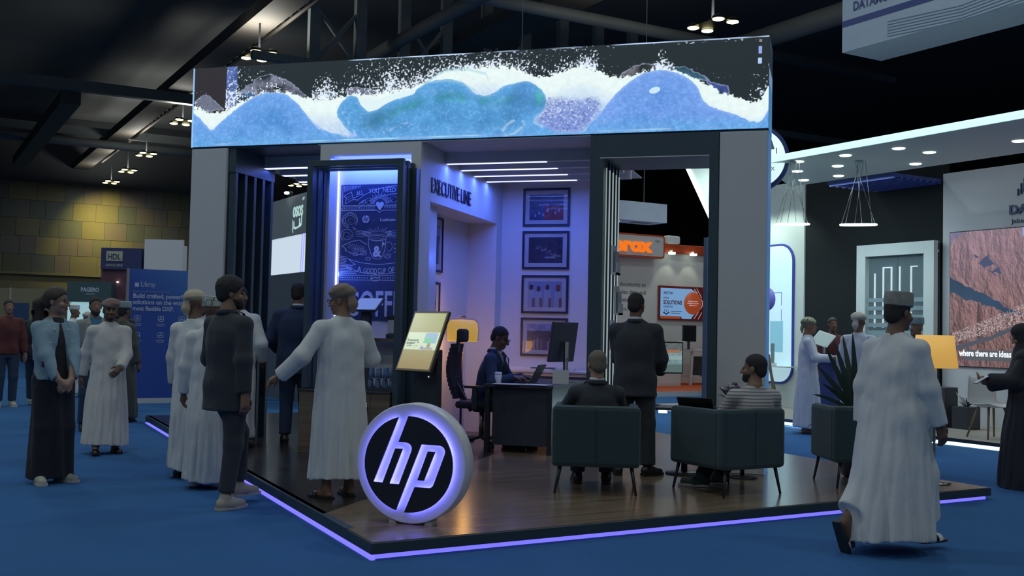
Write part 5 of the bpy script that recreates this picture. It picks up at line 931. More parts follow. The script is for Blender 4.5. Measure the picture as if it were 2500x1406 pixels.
# ------------------------------------------------------------------ people: smooth distance fields turned into one mesh each
def _ax(lo, hi, step, fine=()):
    out = [lo]; x = lo
    while x < hi:
        s = step
        for a, b, st in fine:
            if a-step <= x <= b: s = min(s, st)
        x += s; out.append(x)
    return np.array(out, np.float32)
class Fld:
    def __init__(s, lo, hi, step, fx=(), fy=(), fz=()):
        s.x, s.y, s.z = _ax(lo[0], hi[0], step, fx), _ax(lo[1], hi[1], step, fy), _ax(lo[2], hi[2], step, fz)
        s.F = np.full((len(s.x), len(s.y), len(s.z)), .5, np.float32); s.L = np.zeros(s.F.shape, np.int8); s.B = np.full(s.F.shape, 9, np.float32); s.step = step
    def sub(s, lo, hi, m):
        i = []
        for a, l, h in ((s.x, lo[0], hi[0]), (s.y, lo[1], hi[1]), (s.z, lo[2], hi[2])):
            i.append(slice(max(0, int(np.searchsorted(a, l-m))-1), min(len(a), int(np.searchsorted(a, h+m))+1)))
        return tuple(i), s.x[i[0]][:, None, None], s.y[i[1]][None, :, None], s.z[i[2]][None, None, :]
    def add(s, fn, lo, hi, k=.02, lab=0, cut=False):
        sl, X, Y, Z = s.sub(lo, hi, k+2.2*s.step)
        if min(X.size, Y.size, Z.size) == 0: return s
        d = (fn(X, Y, Z)+np.zeros((X.size, Y.size, Z.size), np.float32)).astype(np.float32); a = s.F[sl]
        if cut: d = -d; h = np.clip(.5+.5*(d-a)/k, 0, 1); s.F[sl] = a*(1-h)+d*h+k*h*(1-h); return s
        h = np.clip(.5+.5*(a-d)/k, 0, 1); s.F[sl] = a*(1-h)+d*h-k*h*(1-h)
        b = s.B[sl]; w = d < b; s.B[sl] = np.where(w, d, b); s.L[sl] = np.where(w, lab, s.L[sl]); return s
    def cap(s, a, b, ra, rb=None, k=.02, lab=0, cut=False, sc=None, plane=None):
        a = np.array(a, np.float32); b = np.array(b, np.float32); rb = ra if rb is None else rb; ba = b-a; L2 = float(ba@ba)+1e-9; m = max(ra, rb)
        def fn(X, Y, Z):
            h = np.clip(((X-a[0])*ba[0]+(Y-a[1])*ba[1]+(Z-a[2])*ba[2])/L2, 0, 1)
            dx, dy, dz = X-a[0]-h*ba[0], Y-a[1]-h*ba[1], Z-a[2]-h*ba[2]
            if sc: dx, dy, dz = dx/sc[0], dy/sc[1], dz/sc[2]
            d = np.sqrt(dx*dx+dy*dy+dz*dz)-(ra+(rb-ra)*h)
            if plane is not None:
                n = ba/np.sqrt(L2); d = np.maximum(d, (X-b[0])*n[0]+(Y-b[1])*n[1]+(Z-b[2])*n[2]-plane)
            return d
        q = m*(max(sc) if sc else 1)
        return s.add(fn, np.minimum(a, b)-q, np.maximum(a, b)+q, k, lab, cut)
    def ell(s, c, r, k=.02, lab=0, cut=False, M=None, fold=None):
        c = np.array(c, np.float32); r = np.array(r, np.float32)
        def fn(X, Y, Z):
            x, y, z = X-c[0], Y-c[1], Z-c[2]
            if M is not None: x, y, z = M[0, 0]*x+M[1, 0]*y+M[2, 0]*z, M[0, 1]*x+M[1, 1]*y+M[2, 1]*z, M[0, 2]*x+M[1, 2]*y+M[2, 2]*z
            k0 = np.sqrt((x/r[0])**2+(y/r[1])**2+(z/r[2])**2)+1e-6; k1 = np.sqrt((x/r[0]**2)**2+(y/r[1]**2)**2+(z/r[2]**2)**2)+1e-6
            d = k0*(k0-1)/k1
            return d+fold(x, y, z) if fold else d
        q = float(max(r)); return s.add(fn, c-q, c+q, k, lab, cut)
    def prof(s, rows, k=.03, lab=0, fold=None, bot=None, yfun=None):
        """stack of ellipses: rows of (z, ax, ay, cx, cy)"""
        A = np.array(sorted(rows), np.float32); lo = (float((A[:, 3]-A[:, 1]).min()), float((A[:, 4]-A[:, 2]).min()), float(A[0, 0])); hi = (float((A[:, 3]+A[:, 1]).max()), float((A[:, 4]+A[:, 2]).max()), float(A[-1, 0]))
        def fn(X, Y, Z):
            z = Z.ravel(); zz = np.linspace(A[0, 0], A[-1, 0], 161); kw = np.exp(-(np.arange(-12, 13)/5.5)**2); kw /= kw.sum()
            I = [np.interp(z, zz, np.convolve(np.pad(np.interp(zz, A[:, 0], A[:, j]), 12, mode='reflect', reflect_type='odd'), kw, 'valid'))[None, None, :] for j in (1, 2, 3, 4)]
            x, y = X-I[2], Y-I[3]; d = (np.sqrt((x/I[0])**2+(y/I[1])**2)-1)*np.minimum(I[0], I[1])
            if fold: d = d+fold(np.arctan2(y, x), Z, x, y)
            lowz = A[0, 0]
            return np.maximum(np.maximum(d, lowz-Z+(bot(x, y) if bot else 0)), Z-A[-1, 0])
        return s.add(fn, lo, hi, k, lab)
    def mesh(s, name, mats, parent, keep=None):
        F = s.F; S = F < 0
        n = S.shape; c = [S[i:n[0]-1+i, j:n[1]-1+j, k:n[2]-1+k] for i in (0, 1) for j in (0, 1) for k in (0, 1)]
        cnt = sum(q.astype(np.int8) for q in c); act = (cnt > 0) & (cnt < 8); idx = np.argwhere(act)
        if len(idx) == 0: return None
        num = np.full(act.shape, -1, np.int64); num[act] = np.arange(len(idx))
        P = np.zeros((len(idx), 3), np.float64); N = np.zeros(len(idx)); co = [s.x, s.y, s.z]
        i, j, k = idx.T; V = lambda a, b, d: F[i+a, j+b, k+d]
        for ax in range(3):
            for a in (0, 1):
                for b in (0, 1):
                    o0 = [0, 0, 0]; o1 = [0, 0, 0]; oth = [q for q in range(3) if q != ax]; o0[oth[0]] = o1[oth[0]] = a; o0[oth[1]] = o1[oth[1]] = b; o1[ax] = 1
                    f0, f1 = V(*o0), V(*o1); m = (f0 < 0) != (f1 < 0); t = np.where(m, f0/np.where(m, f0-f1, 1), 0)
                    for q in range(3):
                        p0 = co[q][idx[:, q]+o0[q]]; p1 = co[q][idx[:, q]+o1[q]]; P[:, q] += np.where(m, p0+(p1-p0)*t, 0)
                    N += m
        P /= N[:, None]
        faces = []
        for ax in range(3):
            oth = [q for q in range(3) if q != ax]; sl0 = [slice(1, None)]*3; sl1 = [slice(1, None)]*3
            a0 = [slice(1, n[q]-1) for q in range(3)]; a0[ax] = slice(0, n[ax]-1); a1 = list(a0); a1[ax] = slice(1, n[ax])
            m = S[tuple(a0)] != S[tuple(a1)]; e = np.argwhere(m); ins = S[tuple(a0)][m]
            if len(e) == 0: continue
            g = e.copy(); 
            for q in oth: g[:, q] += 1
            def cell(da, db):
                w = g.copy(); w[:, oth[0]] -= da; w[:, oth[1]] -= db; return num[w[:, 0], w[:, 1], w[:, 2]]
            Q = np.stack([cell(1, 1), cell(0, 1), cell(0, 0), cell(1, 0)], 1)
            if ax == 1: Q = Q[:, ::-1]
            Q[~ins] = Q[~ins][:, ::-1]; faces.append(Q)
        Q = np.concatenate(faces); Q = Q[(Q >= 0).all(1)]
        lab = s.L[idx[:, 0], idx[:, 1], idx[:, 2]]
        me = bpy.data.meshes.new(name); me.vertices.add(len(P)); me.vertices.foreach_set('co', P.astype(np.float32).ravel())
        me.loops.add(Q.size); me.loops.foreach_set('vertex_index', Q.astype(np.int32).ravel()); me.polygons.add(len(Q))
        me.polygons.foreach_set('loop_start', np.arange(0, Q.size, 4, dtype=np.int32)); me.polygons.foreach_set('material_index', lab[Q[:, 0]].astype(np.int32)); me.polygons.foreach_set('use_smooth', np.ones(len(Q), bool))
        me.update(calc_edges=True); me.validate()
        for m_ in mats: me.materials.append(m_)
        o = bpy.data.objects.new(name, me); COL.objects.link(o); o.parent = parent
        return o
def ik(S, Wp, l1, l2, hint):
    S, Wp, hint = Vector(S), Vector(Wp), Vector(hint); d = Wp-S; L = min(d.length, l1+l2-.002); d.normalize(); Wp = S+d*L
    a = (l1*l1-l2*l2+L*L)/(2*L); h = math.sqrt(max(0, l1*l1-a*a)); u = hint-d*hint.dot(d)
    return S+d*a+u.normalized()*h, Wp
SKINS = {'tan': mat('skin_tan', (.26, .145, .095), .55, var=.08), 'brown': mat('skin_brown', (.17, .092, .062), .55, var=.08), 'light': mat('skin_light', (.36, .22, .16), .55, var=.08)}
M_LIP = mat('lips', (.20, .075, .06), .5); M_EYE = mat('dark_eyes', (.03, .022, .02), .2); M_BROW = mat('dark_brows', (.022, .018, .017), .8)
M_HAIR = mat('black_hair', (.022, .020, .022), .75, var=.4, scale=40, bump=.5, bscale=300); M_GHAIR = mat('grey_brown_hair', (.16, .14, .11), .8, var=.3, scale=40, bump=.4, bscale=300); M_BHAIR = mat('dark_brown_hair', (.045, .03, .024), .6, var=.4, scale=30, bump=.4, bscale=250)
def cloth(name, c, var=.05, bump=.55): return mat(name, c, .85, var=var, scale=6, bump=bump, bscale=9, bdist=.035, sheen=.1, spec=.2, stretch=(1, 1, .30))
M_ROBE = cloth('white_cotton_robe', (.66, .69, .71), .03); M_ROBE2 = cloth('cream_cotton_robe', (.64, .62, .60), .03)
M_NAVYS = cloth('navy_suit_cloth', (.032, .052, .11)); M_BLKS = cloth('black_suit_cloth', (.048, .054, .066)); M_SHIRT = cloth('white_shirt_cloth', (.58, .62, .68), .03)
M_SHOEB = mat('black_leather', (.022, .021, .023), .35); M_SHOEW = mat('cream_sneaker', (.42, .41, .36), .7); M_SOLE = mat('white_sole', (.5, .5, .5), .6)
def person(lab, loc, rz, H=1.75, skin='tan', fine=True, group=None, head=(0, 0, 0), lean=(0, 0), hands=None, legs=None, sit=None, sex='m', garb=(), hair=None, beard=None, arms_hint=None, curl=.5, glasses=False, girth=1.0, nohand=()):
    """body plus clothing in a local frame that faces -Y; joints are given for a 1.75 m figure"""
    t = thing('person', lab, 'person', loc, rz, group); t.scale = (H/1.75,)*3
    st = .014 if fine else .022; fst = .0065 if fine else .015
    female = sex == 'f'; sw = (.155 if female else .178)*girth
    hip_z = .92 if sit is None else sit; lx, ly = lean
    dz = hip_z-.92
    sh_z = 1.43+dz; nk = Vector((lx, ly, 1.50+dz)); hc = Vector((lx*1.15+head[0]*0, ly*1.25-.02, 1.635+dz))
    J = {}
    for sgn, n in ((1, 'L'), (-1, 'R')):
        S = Vector((sgn*sw+lx*.95, ly*.95+.005, sh_z-.028)); w = (hands or {}).get(n, (sgn*(sw+.09), -.06, .86+dz)); hint = (arms_hint or {}).get(n, (sgn*.55, .8, -.2))
        e, w = ik(S, w, .285, .255, hint); J[n] = (S, e, w)
        Hp = Vector((sgn*.092, .0, hip_z)); an, dirv = (legs or {}).get(n, ((sgn*.105, .02, .085), (sgn*.12, -1, 0)))
        kn, an = ik(Hp, an, .425, .415, (sgn*.05, -1, .1)); J[n+'l'] = (Hp, kn, an, Vector((dirv[0], dirv[1], dirv[2])).normalized())
    pts = [Vector(hc)]+[p for q in J.values() for p in q[:3]]
    lo = [min(p[i] for p in pts)-.30 for i in range(3)]; hi = [max(p[i] for p in pts)+.30 for i in range(3)]; lo[2] = min(-.005, lo[2]) if sit is None else max(lo[2], -.02); hi[2] = hc.z+.20
    lo[2] = -.012
    # --- body (skin): fine cells around head and hands
    fx = [(hc.x-.10, hc.x+.10, fst)]; fy = [(hc.y-.13, hc.y+.12, fst)]; fz = [(hc.z-.13, hc.z+.13, fst)]
    hd = {}
    for n in 'LR':
        S, e, w = J[n]; d = (w-e).normalized()
        if (hands or {}).get(n+'d'): d = Vector(hands[n+'d']).normalized()
        hd[n] = d
        if fine and n not in nohand:
            c = w+d*.09; fx.append((c.x-.075, c.x+.075, fst)); fy.append((c.y-.075, c.y+.075, fst)); fz.append((c.z-.10, c.z+.10, fst))
    f = Fld(lo, hi, st if not fine else .018, fx, fy, fz)
    sk, LIP, EYE, BRW = 0, 1, 2, 3
    hr = Matrix.Rotation(head[2] if len(head) > 2 else 0, 3, 'Z') @ Matrix.Rotation(head[1], 3, 'X') @ Matrix.Rotation(head[0], 3, 'Y')
    Hm = np.array(hr, np.float32); T = lambda p: hc+hr @ Vector(p)
    f.ell(T((0, .014, .034)), (.073, .092, .082), .02, sk, M=Hm); f.ell(T((0, -.024, -.042)), (.056, .066, .072), .03, sk, M=Hm); f.ell(T((0, -.07, -.094)), (.024, .02, .02), .03, sk, M=Hm)
    f.cap(T((0, .018, -.06)), nk+Vector((0, .02, -.03)), .052 if not female else .045, .062 if not female else .05, .03, sk)
    if fine:
        for sx in (-1, 1):
            f.ell(T((sx*.030, -.098, .004)), (.018, .012, .013), .012, sk, True, M=Hm); f.ell(T((sx*.030, -.0815, .003)), (.0105, .0085, .0052), .003, EYE, M=Hm)
            f.cap(T((sx*.046, -.079, .022)), T((sx*.014, -.090, .026)), .0035, .0042, .006, BRW if hair != 'bald' else sk)
            f.ell(T((sx*.074, .012, -.008)), (.011, .020, .032), .008, sk, M=Hm); f.ell(T((sx*.040, -.062, -.032)), (.022, .022, .02), .02, sk, M=Hm)
        f.cap(T((0, -.090, .008)), T((0, -.110, -.034)), .0085, .0125, .012, sk); 
        for sx in (-1, 1): f.ell(T((sx*.012, -.098, -.036)), (.010, .011, .009), .008, sk, M=Hm)
        f.cap(T((-.020, -.086, -.062)), T((.020, -.086, -.062)), .0062, .0062, .006, LIP, sc=(1, 1.2, 1)); f.cap(T((-.017, -.087, -.070)), T((.017, -.087, -.070)), .0066, .0066, .006, LIP)
    else:
        f.cap(T((0, -.090, .008)), T((0, -.108, -.034)), .010, .013, .012, sk)
        for sx in (-1, 1): f.ell(T((sx*.074, .012, -.008)), (.012, .020, .032), .01, sk, M=Hm); f.ell(T((sx*.030, -.098, .004)), (.018, .012, .013), .012, sk, True, M=Hm)
    g = girth; shz = sh_z
    def rows(inf=0, low=.84, hipx=.165, wx=.14, chx=.165):
        r = [(low+dz, hipx*g+inf, .112*g+inf, 0, 0), (.95+dz, (hipx+.002)*g+inf, .118*g+inf, 0, 0), (1.08+dz, wx*g+inf, .104*g+inf, lx*.25, ly*.25), (1.26+dz, chx*g+inf, .118*g+inf, lx*.65, ly*.65), (1.355+dz, (chx-.012)*g+inf, .108*g+inf, lx*.85, ly*.85), (1.43+dz, (.095 if not female else .085)*g+inf, .078+inf, lx*.97, ly*.97), (1.49+dz, .060+inf*.6, .056+inf*.6, lx, ly+.008)]
        return r
    f.prof(rows(), .03, sk)
    for n in 'LR':
        S, e, w = J[n]; f.cap(S-Vector((0, 0, .01)), e, .050, .040, .03, sk); f.cap(e, w, .038, .026, .02, sk); f.cap(Vector((lx*.9, ly*.9, sh_z-.02)), S-Vector((0, 0, .02)), .05, .046, .03, sk)
        Hp, kn, an, fd = J[n+'l']; f.cap(Hp, kn, .078, .054, .03, sk); f.cap(kn, an, .052, .036, .03, sk)
        heel = an+Vector((0, 0, -.048))-fd*.035; toe = an+fd*.15+Vector((0, 0, -.062)) if abs(fd.z) < .3 else an+fd*.17
        f.cap(heel, toe, .034, .024, .03, sk, sc=(1, 1, .8) if abs(fd.z) < .3 else None); f.cap(an, an+fd*.06+Vector((0, 0, -.035)), .034, .03, .03, sk)
        # hand: palm, four fingers of different length, thumb leaving the side of the palm
        d = hd[n]; sgn = 1 if n == 'L' else -1
        pn = Vector((hands or {}).get(n+'n', (-sgn, -.15, 0))); pn = (pn-d*pn.dot(d)).normalized(); th = d.cross(pn)*(-sgn); th = th.normalized()
        if th.dot(Vector((0, -1, .3))) < 0 and not (hands or {}).get(n+'keep'): th = -th
        if fine and n not in nohand:
            f.cap(w-d*.01, w+d*.075-th*.0, .025, .030, .015, sk, sc=None); 
            for q in (-.026, -.009, .009, .026): f.cap(w+d*.02+th*q*.7, w+d*.088+th*q, .014, .0115, .012, sk)
            cu = curl if not isinstance(curl, dict) else curl.get(n, .5)
            for q, ln in ((.030, .070), (.010, .079), (-.010, .073), (-.030, .057)):
                b = w+d*.088+th*q; d1 = (d*math.cos(cu*.7)+pn*math.sin(cu*.7)); d2 = (d*math.cos(cu*1.7)+pn*math.sin(cu*1.7)); m1 = b+d1*ln*.5; f.cap(b, m1, .0098, .0088, .006, sk); f.cap(m1, m1+d2*ln*.5, .0088, .0072, .005, sk)
            b = w+d*.025+th*.024; m1 = b+(d*.6+th*.7+pn*.25).normalized()*.042; f.cap(b, m1, .0135, .0108, .012, sk); f.cap(m1, m1+(d*.85+th*.25+pn*.4).normalized()*.034, .0105, .0085, .006, sk)
        else:
            f.cap(w, w+d*.085, .028, .030, .015, sk, sc=None); f.cap(w+d*.085, w+d*.14+pn*.03, .026, .016, .015, sk); f.cap(w+d*.02+th*.02, w+d*.07+th*.05, .013, .010, .01, sk)
    body = f.mesh('body', [SKINS[skin], M_LIP, M_EYE, M_BROW], t)
    ctx = dict(t=t, J=J, T=T, Hm=Hm, hc=hc, hr=hr, nk=nk, rows=rows, dz=dz, lo=lo, hi=hi, lx=lx, ly=ly, sw=sw, sh_z=sh_z, fine=fine, hd=hd, hip_z=hip_z, g=g, female=female, st=.0115 if fine else .020)
    hst = .008 if fine else .014
    def hfield(): return Fld([hc[i]-.22 for i in range(3)], [hc[i]+.20 for i in range(3)], hst)
    ctx['hfield'] = hfield
    if hair in ('short', 'curly', 'woman', 'balding'):
        h = hfield(); mt = {'short': M_HAIR, 'curly': M_HAIR, 'woman': M_BHAIR, 'balding': M_GHAIR}[hair]
        amp = {'curly': .020, 'short': .007, 'woman': .013, 'balding': .006}[hair]
        fold = (lambda x, y, z: .004*np.sin(70*x+3*np.sin(50*z))*np.sin(65*y+2)*np.sin(60*z+1)) if hair == 'curly' else (lambda x, y, z: .0012*np.sin(160*x+20*y))
        h.ell(T((0, .020, .040)), (.073+amp, .092+amp, .082+amp), .01, 0, M=Hm, fold=fold); h.ell(T((0, .062, -.02)), (.062+amp*.5, .050+amp*.3, .060), .02, 0, M=Hm)
        a = np.array(T((0, -.070 if hair != 'curly' else -.080, .070 if hair == 'short' else .064))); nrm = np.array(hr @ Vector((0, -.70, -.71)))
        h.F = np.maximum(h.F, ((h.x-a[0])*nrm[0])[:, None, None]+((h.y-a[1])*nrm[1])[None, :, None]+((h.z-a[2])*nrm[2])[None, None, :])
        if hair == 'balding': h.ell(T((0, -.035, .10)), (.052, .075, .06), .02, 0, True, M=Hm)
        if hair == 'woman':
            h.cap(T((0, .115, .02)), T((.0, .165, -.03)), .034, .05, .02); h.cap(T((0, .165, -.03)), T((0, .15, -.17)), .05, .03, .03)
        h.mesh('hair', [mt], t)
    if beard:
        h = hfield(); h.ell(T((0, -.024, -.050)), (.061, .071, .072), .01, 0, M=Hm); h.ell(T((0, -.072, -.094)), (.028, .026, .026), .03, 0, M=Hm)
        for pnt, nv in (((0, -.03, -.045 if beard == 'full' else -.075), (0, -.25, 1.0)), ((0, .02, -.05), (0, 1, .1))):
            a = np.array(T(pnt)); nrm = np.array(hr @ Vector(nv)); h.F = np.maximum(h.F, ((h.x-a[0])*nrm[0])[:, None, None]+((h.y-a[1])*nrm[1])[None, :, None]+((h.z-a[2])*nrm[2])[None, None, :])
        h.ell(T((0, -.10, -.066)), (.022, .02, .009), .006, 0, True, M=Hm); h.mesh('beard', [M_HAIR], t)
    for gfun, args in garb: gfun(ctx, **args)
    if glasses:
        m_ = MB()
        for sx in (-1, 1):
            m_.tube([T((sx*.031+.021*math.cos(a*math.pi/8), -.104, .003+.016*math.sin(a*math.pi/8))) for a in range(17)], .0022, 6, False); m_.tube([T((sx*.052, -.103, .008)), T((sx*.080, -.04, .008)), T((sx*.082, .02, .004))], .0024, 6)
        m_.tube([T((-.010, -.106, .006)), T((.010, -.106, .006))], .002, 6).build('glasses', M_BLACK, t)
    return t
def _sleeves(f, c, r, cuff=.0, k=.03, trim=0, fold=.004):
    for n in 'LR':
        S, e, w = c['J'][n]; S2 = S+Vector((0, 0, .002)); f.cap(Vector((c['lx']*.95, c['ly']*.95+.008, c['sh_z']-.004)), S2-Vector((0, 0, .012)), r[0]*.80, r[0]*.78, k)
        f.cap(S2-Vector((0, 0, .012)), e, r[0]*.80, r[1]*.97, k); f.cap(e, w-(w-e).normalized()*trim, r[1], r[2], k, plane=cuff)
def robe(c, m=None, trail=(), hem=.09, hemx=.24, hemy=.20, sl=(.078, .066, .058), swing=(0, 0), chest=1.0, fold=1.0, name='robe', cy0=0, collar=True):
    f = Fld(c['lo'], c['hi'], c['st']); g = c['g']; lx, ly = c['lx'], c['ly']; ph = random.uniform(0, 6)
    R0 = [(hem, hemx, hemy, swing[0], swing[1]), (.30, hemx*.95, hemy*.95, swing[0]*.8, swing[1]*.8), (.62, (hemx+.195*g)/2, (hemy+.15*g)/2, swing[0]*.4, swing[1]*.4), (.92, .19*g, .148*g, 0, 0), (1.10, .178*g*chest, .140*g*chest, lx*.3, ly*.3), (1.28, .182*g*chest, .138*g, lx*.7, ly*.7), (1.36, .165*g, .122*g, lx*.87, ly*.87), (1.43, .115, .095, lx*.97, ly*.97), (1.50, .072, .070, lx, ly+.008)]
    def fo(th, Z, x, y):
        a = np.clip((1.30-Z)/1.1, 0.10, 1)*.015*fold; s1 = np.sin(5*th+ph+1.2*Z); s2 = np.sin(9*th+2*ph-2.5*Z)
        return a*(1-2*np.abs(s1)**.7+.7*(.6-1.6*np.abs(s2)**.8)+.35*np.sin(15*th+5*Z))+.0035*fold*np.sin(34*Z+6*x+ph)*np.sin(3*th+ph)*np.clip((Z-.7)*3, 0, 1)
    f.prof(R0, .03, 0, fo, bot=lambda x, y: .02*np.sin(6*x+ph)+.012*np.sin(9*y))
    for n in trail:
        Hp, kn, an, fd = c['J'][n+'l']; f.cap(Hp, kn, .14, .125, .06); f.cap(kn, an+(kn-an).normalized()*.09, .125, .105, .06, plane=.0)
    _sleeves(f, c, sl, .0, .035)
    f.mesh(name, [m or M_ROBE], c['t'])
    if collar:
        q = MB().lathe([(.066, .0), (.064, .022), (.058, .024)], 24, (c['nk'].x, c['nk'].y+.012, c['nk'].z-.018), .98).build('collar', m or M_ROBE, c['t'])
def headcloth(c, kind='massar', m=None, col=None):
    h = c['hfield'](); T, Hm = c['T'], c['Hm']
    if kind == 'massar':
        fo = lambda x, y, z: .0055*np.sin(85*(z+.35*x-.15*y))
        h.ell(T((0, .012, .060)), (.102, .119, .054), .015, 0, M=Hm, fold=fo); h.ell(T((0, .018, .088)), (.084, .098, .050), .02, 0, M=Hm, fold=fo); h.ell(T((.03, .03, .075)), (.078, .09, .055), .02, 0, M=Hm, fold=fo)
        h.cap(T((.02, .095, .04)), T((.025, .112, -.045)), .03, .036, .02, sc=(1.2, .7, 1)); h.cap(T((.025, .112, -.045)), T((.02, .105, -.10)), .034, .02, .02, sc=(1.3, .6, 1))
        h.mesh('turban', [m], c['t'])
    elif kind == 'kumma':
        def fn(X, Y, Z):
            hc, M = c['hc'], Hm; x, y, z = X-hc[0], Y-hc[1], Z-hc[2]; lx_, ly_, lz = M[0, 0]*x+M[1, 0]*y+M[2, 0]*z, M[0, 1]*x+M[1, 1]*y+M[2, 1]*z, M[0, 2]*x+M[1, 2]*y+M[2, 2]*z
            r = np.sqrt((lx_/.086)**2+((ly_-.012)/.104)**2)*.092-.092-(.10-np.abs(lz-.09))*.05; return np.maximum(np.maximum(r, .046-lz), lz-.150+.25*(lx_**2+ly_**2))
        h.add(fn, np.array(c['hc'])-.2, np.array(c['hc'])+.2, .01); h.mesh('cap', [m], c['t'])
    elif kind == 'hijab':
        h = Fld([c['hc'][0]-.34, c['hc'][1]-.26, c['hc'][2]-.42], [c['hc'][0]+.34, c['hc'][1]+.26, c['hc'][2]+.2], .012)
        fo = lambda x, y, z: .003*np.sin(60*z+30*x)
        h.ell(T((0, .015, .03)), (.092, .112, .105), .03, 0, M=Hm, fold=fo); h.cap(T((0, .02, -.05)), c['nk']+Vector((0, 0, -.02)), .085, .10, .05); h.cap(c['nk']+Vector((-.13, 0, -.09)), c['nk']+Vector((.13, 0, -.09)), .095, .095, .06, sc=(1, 1, .8))
        h.ell(T((0, -.105, -.012)), (.052, .055, .078), .015, 0, True, M=Hm); h.mesh('headscarf', [m], c['t'])
def jacket(c, m=None, inv=False, low=.80, sl=(.078, .066, .050), openv=1.10, shirt=None, tie=None, inf=.026, collar=True, short=False, hipx=.165, name='jacket'):
    f = Fld(c['lo'], c['hi'], c['st']); dz = c['dz']; lo_ = low
    r = c['rows'](inf, low=max(.84, low) if low >= .84 else .84, hipx=hipx)
    if low < .84: r = [(low+dz, (hipx+.012)*c['g']+inf, .118*c['g']+inf, 0, 0)]+r
    elif low > .84: r = [q for q in r if q[0] > low+dz+.02]+[(low+dz, r[1][1], r[1][2], c['lx']*.1, c['ly']*.1)]
    ph = random.uniform(0, 6)
    f.prof(r, .03, 0, lambda th, Z, x, y: .0035*np.sin(26*Z+4*x+ph)*np.sin(2*th+ph)+.003*np.sin(4*th+9*Z))
    _sleeves(f, c, sl, 0, .03, .02)
    if openv:
        nk = c['nk']; zz = openv+dz; top = nk.z+.03
        def fn(X, Y, Z):
            q_ = np.clip((Z-zz)/(top-zz), 0, 1); w = q_*.075 if not inv else np.where(q_ > .86, .05, .088*(1-q_/.86)+.003); yv = np.interp(Z.ravel(), [zz, top], [c['ly']*.4, c['ly']])[None, None, :]; return np.maximum(np.maximum(np.abs(X-c['lx']*np.clip((Z-zz)/(top-zz), 0, 1))-w, zz-Z), Y-yv+.03)
        f.add(fn, (c['lx']-.12, c['ly']-.3, zz), (c['lx']+.12, c['ly']-.02, top), .008, 0, True)
    j = f.mesh(name, [m], c['t'])
    if shirt:
        f = Fld(c['lo'], c['hi'], c['st']*1.1); r = [q for q in c['rows'](inf*.55)]; f.prof(r, .02); s_ = f.mesh('shirt', [shirt], c['t'])
        if not c['female']: MB().lathe([(.064, .0), (.066, .02), (.060, .042), (.055, .043)], 24, (c['nk'].x, c['nk'].y+.016, c['nk'].z-.014), .98).build('shirt_collar', shirt, c['t'])
    if tie:
        a = c['nk']+Vector((0, -.098, -.05)); MB().tube([a+Vector((0, .024, .02)), a+Vector((0, -.014, -.02)), a+Vector((-c['lx']*.3, -.030-c['ly']*.25, -.16)), a+Vector((-c['lx']*.6, -.028-c['ly']*.5, -.30))], [.014, .016, .024, .030], 8).build('tie', tie, c['t'])
    if collar:
        nk = c['nk']; m_ = MB()
        for sx in (-1, 1):
            v = [nk+Vector(p) for p in ((sx*.062, .02, .012), (sx*.070, -.045, -.004), (sx*.075, -.115, -.085), (sx*.03, -.150, -.24-.0*sx), (sx*.115, -.125, -.10), (sx*.105, -.06, -.02), (sx*.085, .03, -.01))]
            m_.add(v, [(0, 1, 5, 6), (1, 2, 4, 5), (2, 3, 4)])
        m_.lathe([(.085, -.02), (.076, .012), (.070, .018), (.068, .0)], 24, (nk.x, nk.y+.022, nk.z-.008), .95); o = m_.build('lapel', m, c['t'])
def trousers(c, m=None, r=(.098, .075, .066), hem=.10, wide=False, name='trousers', hipx=.168):
    lo = list(c['lo']); hi = list(c['hi']); hi[2] = c['hip_z']+.2; f = Fld(lo, hi, c['st']); dz = c['dz']; g = c['g']
    f.prof([(.80+dz, (hipx-.01)*g, .115*g, 0, 0), (.92+dz, (hipx+.006)*g, .126*g, 0, 0), (1.03+dz, .150*g, .112*g, c['lx']*.2, c['ly']*.2)], .04)
    for n in 'LR':
        Hp, kn, an, fd = c['J'][n+'l']; f.cap(Hp, kn, r[0]*g, r[1], .03); e = (an-kn).normalized(); f.cap(kn, an+e*(.085-hem), r[1], r[2], .03, plane=0)
    if wide:
        f.prof([(hem, .185, .15, 0, 0), (.45, .178, .14, 0, 0), (.86, .175, .13, 0, 0)], .04, 0, lambda th, Z, x, y: .012*np.sin(6*th+3*Z)+.02*np.cos(2*th+math.pi)*np.clip((.5-Z), 0, 1))
    f.mesh(name, [m], c['t'])
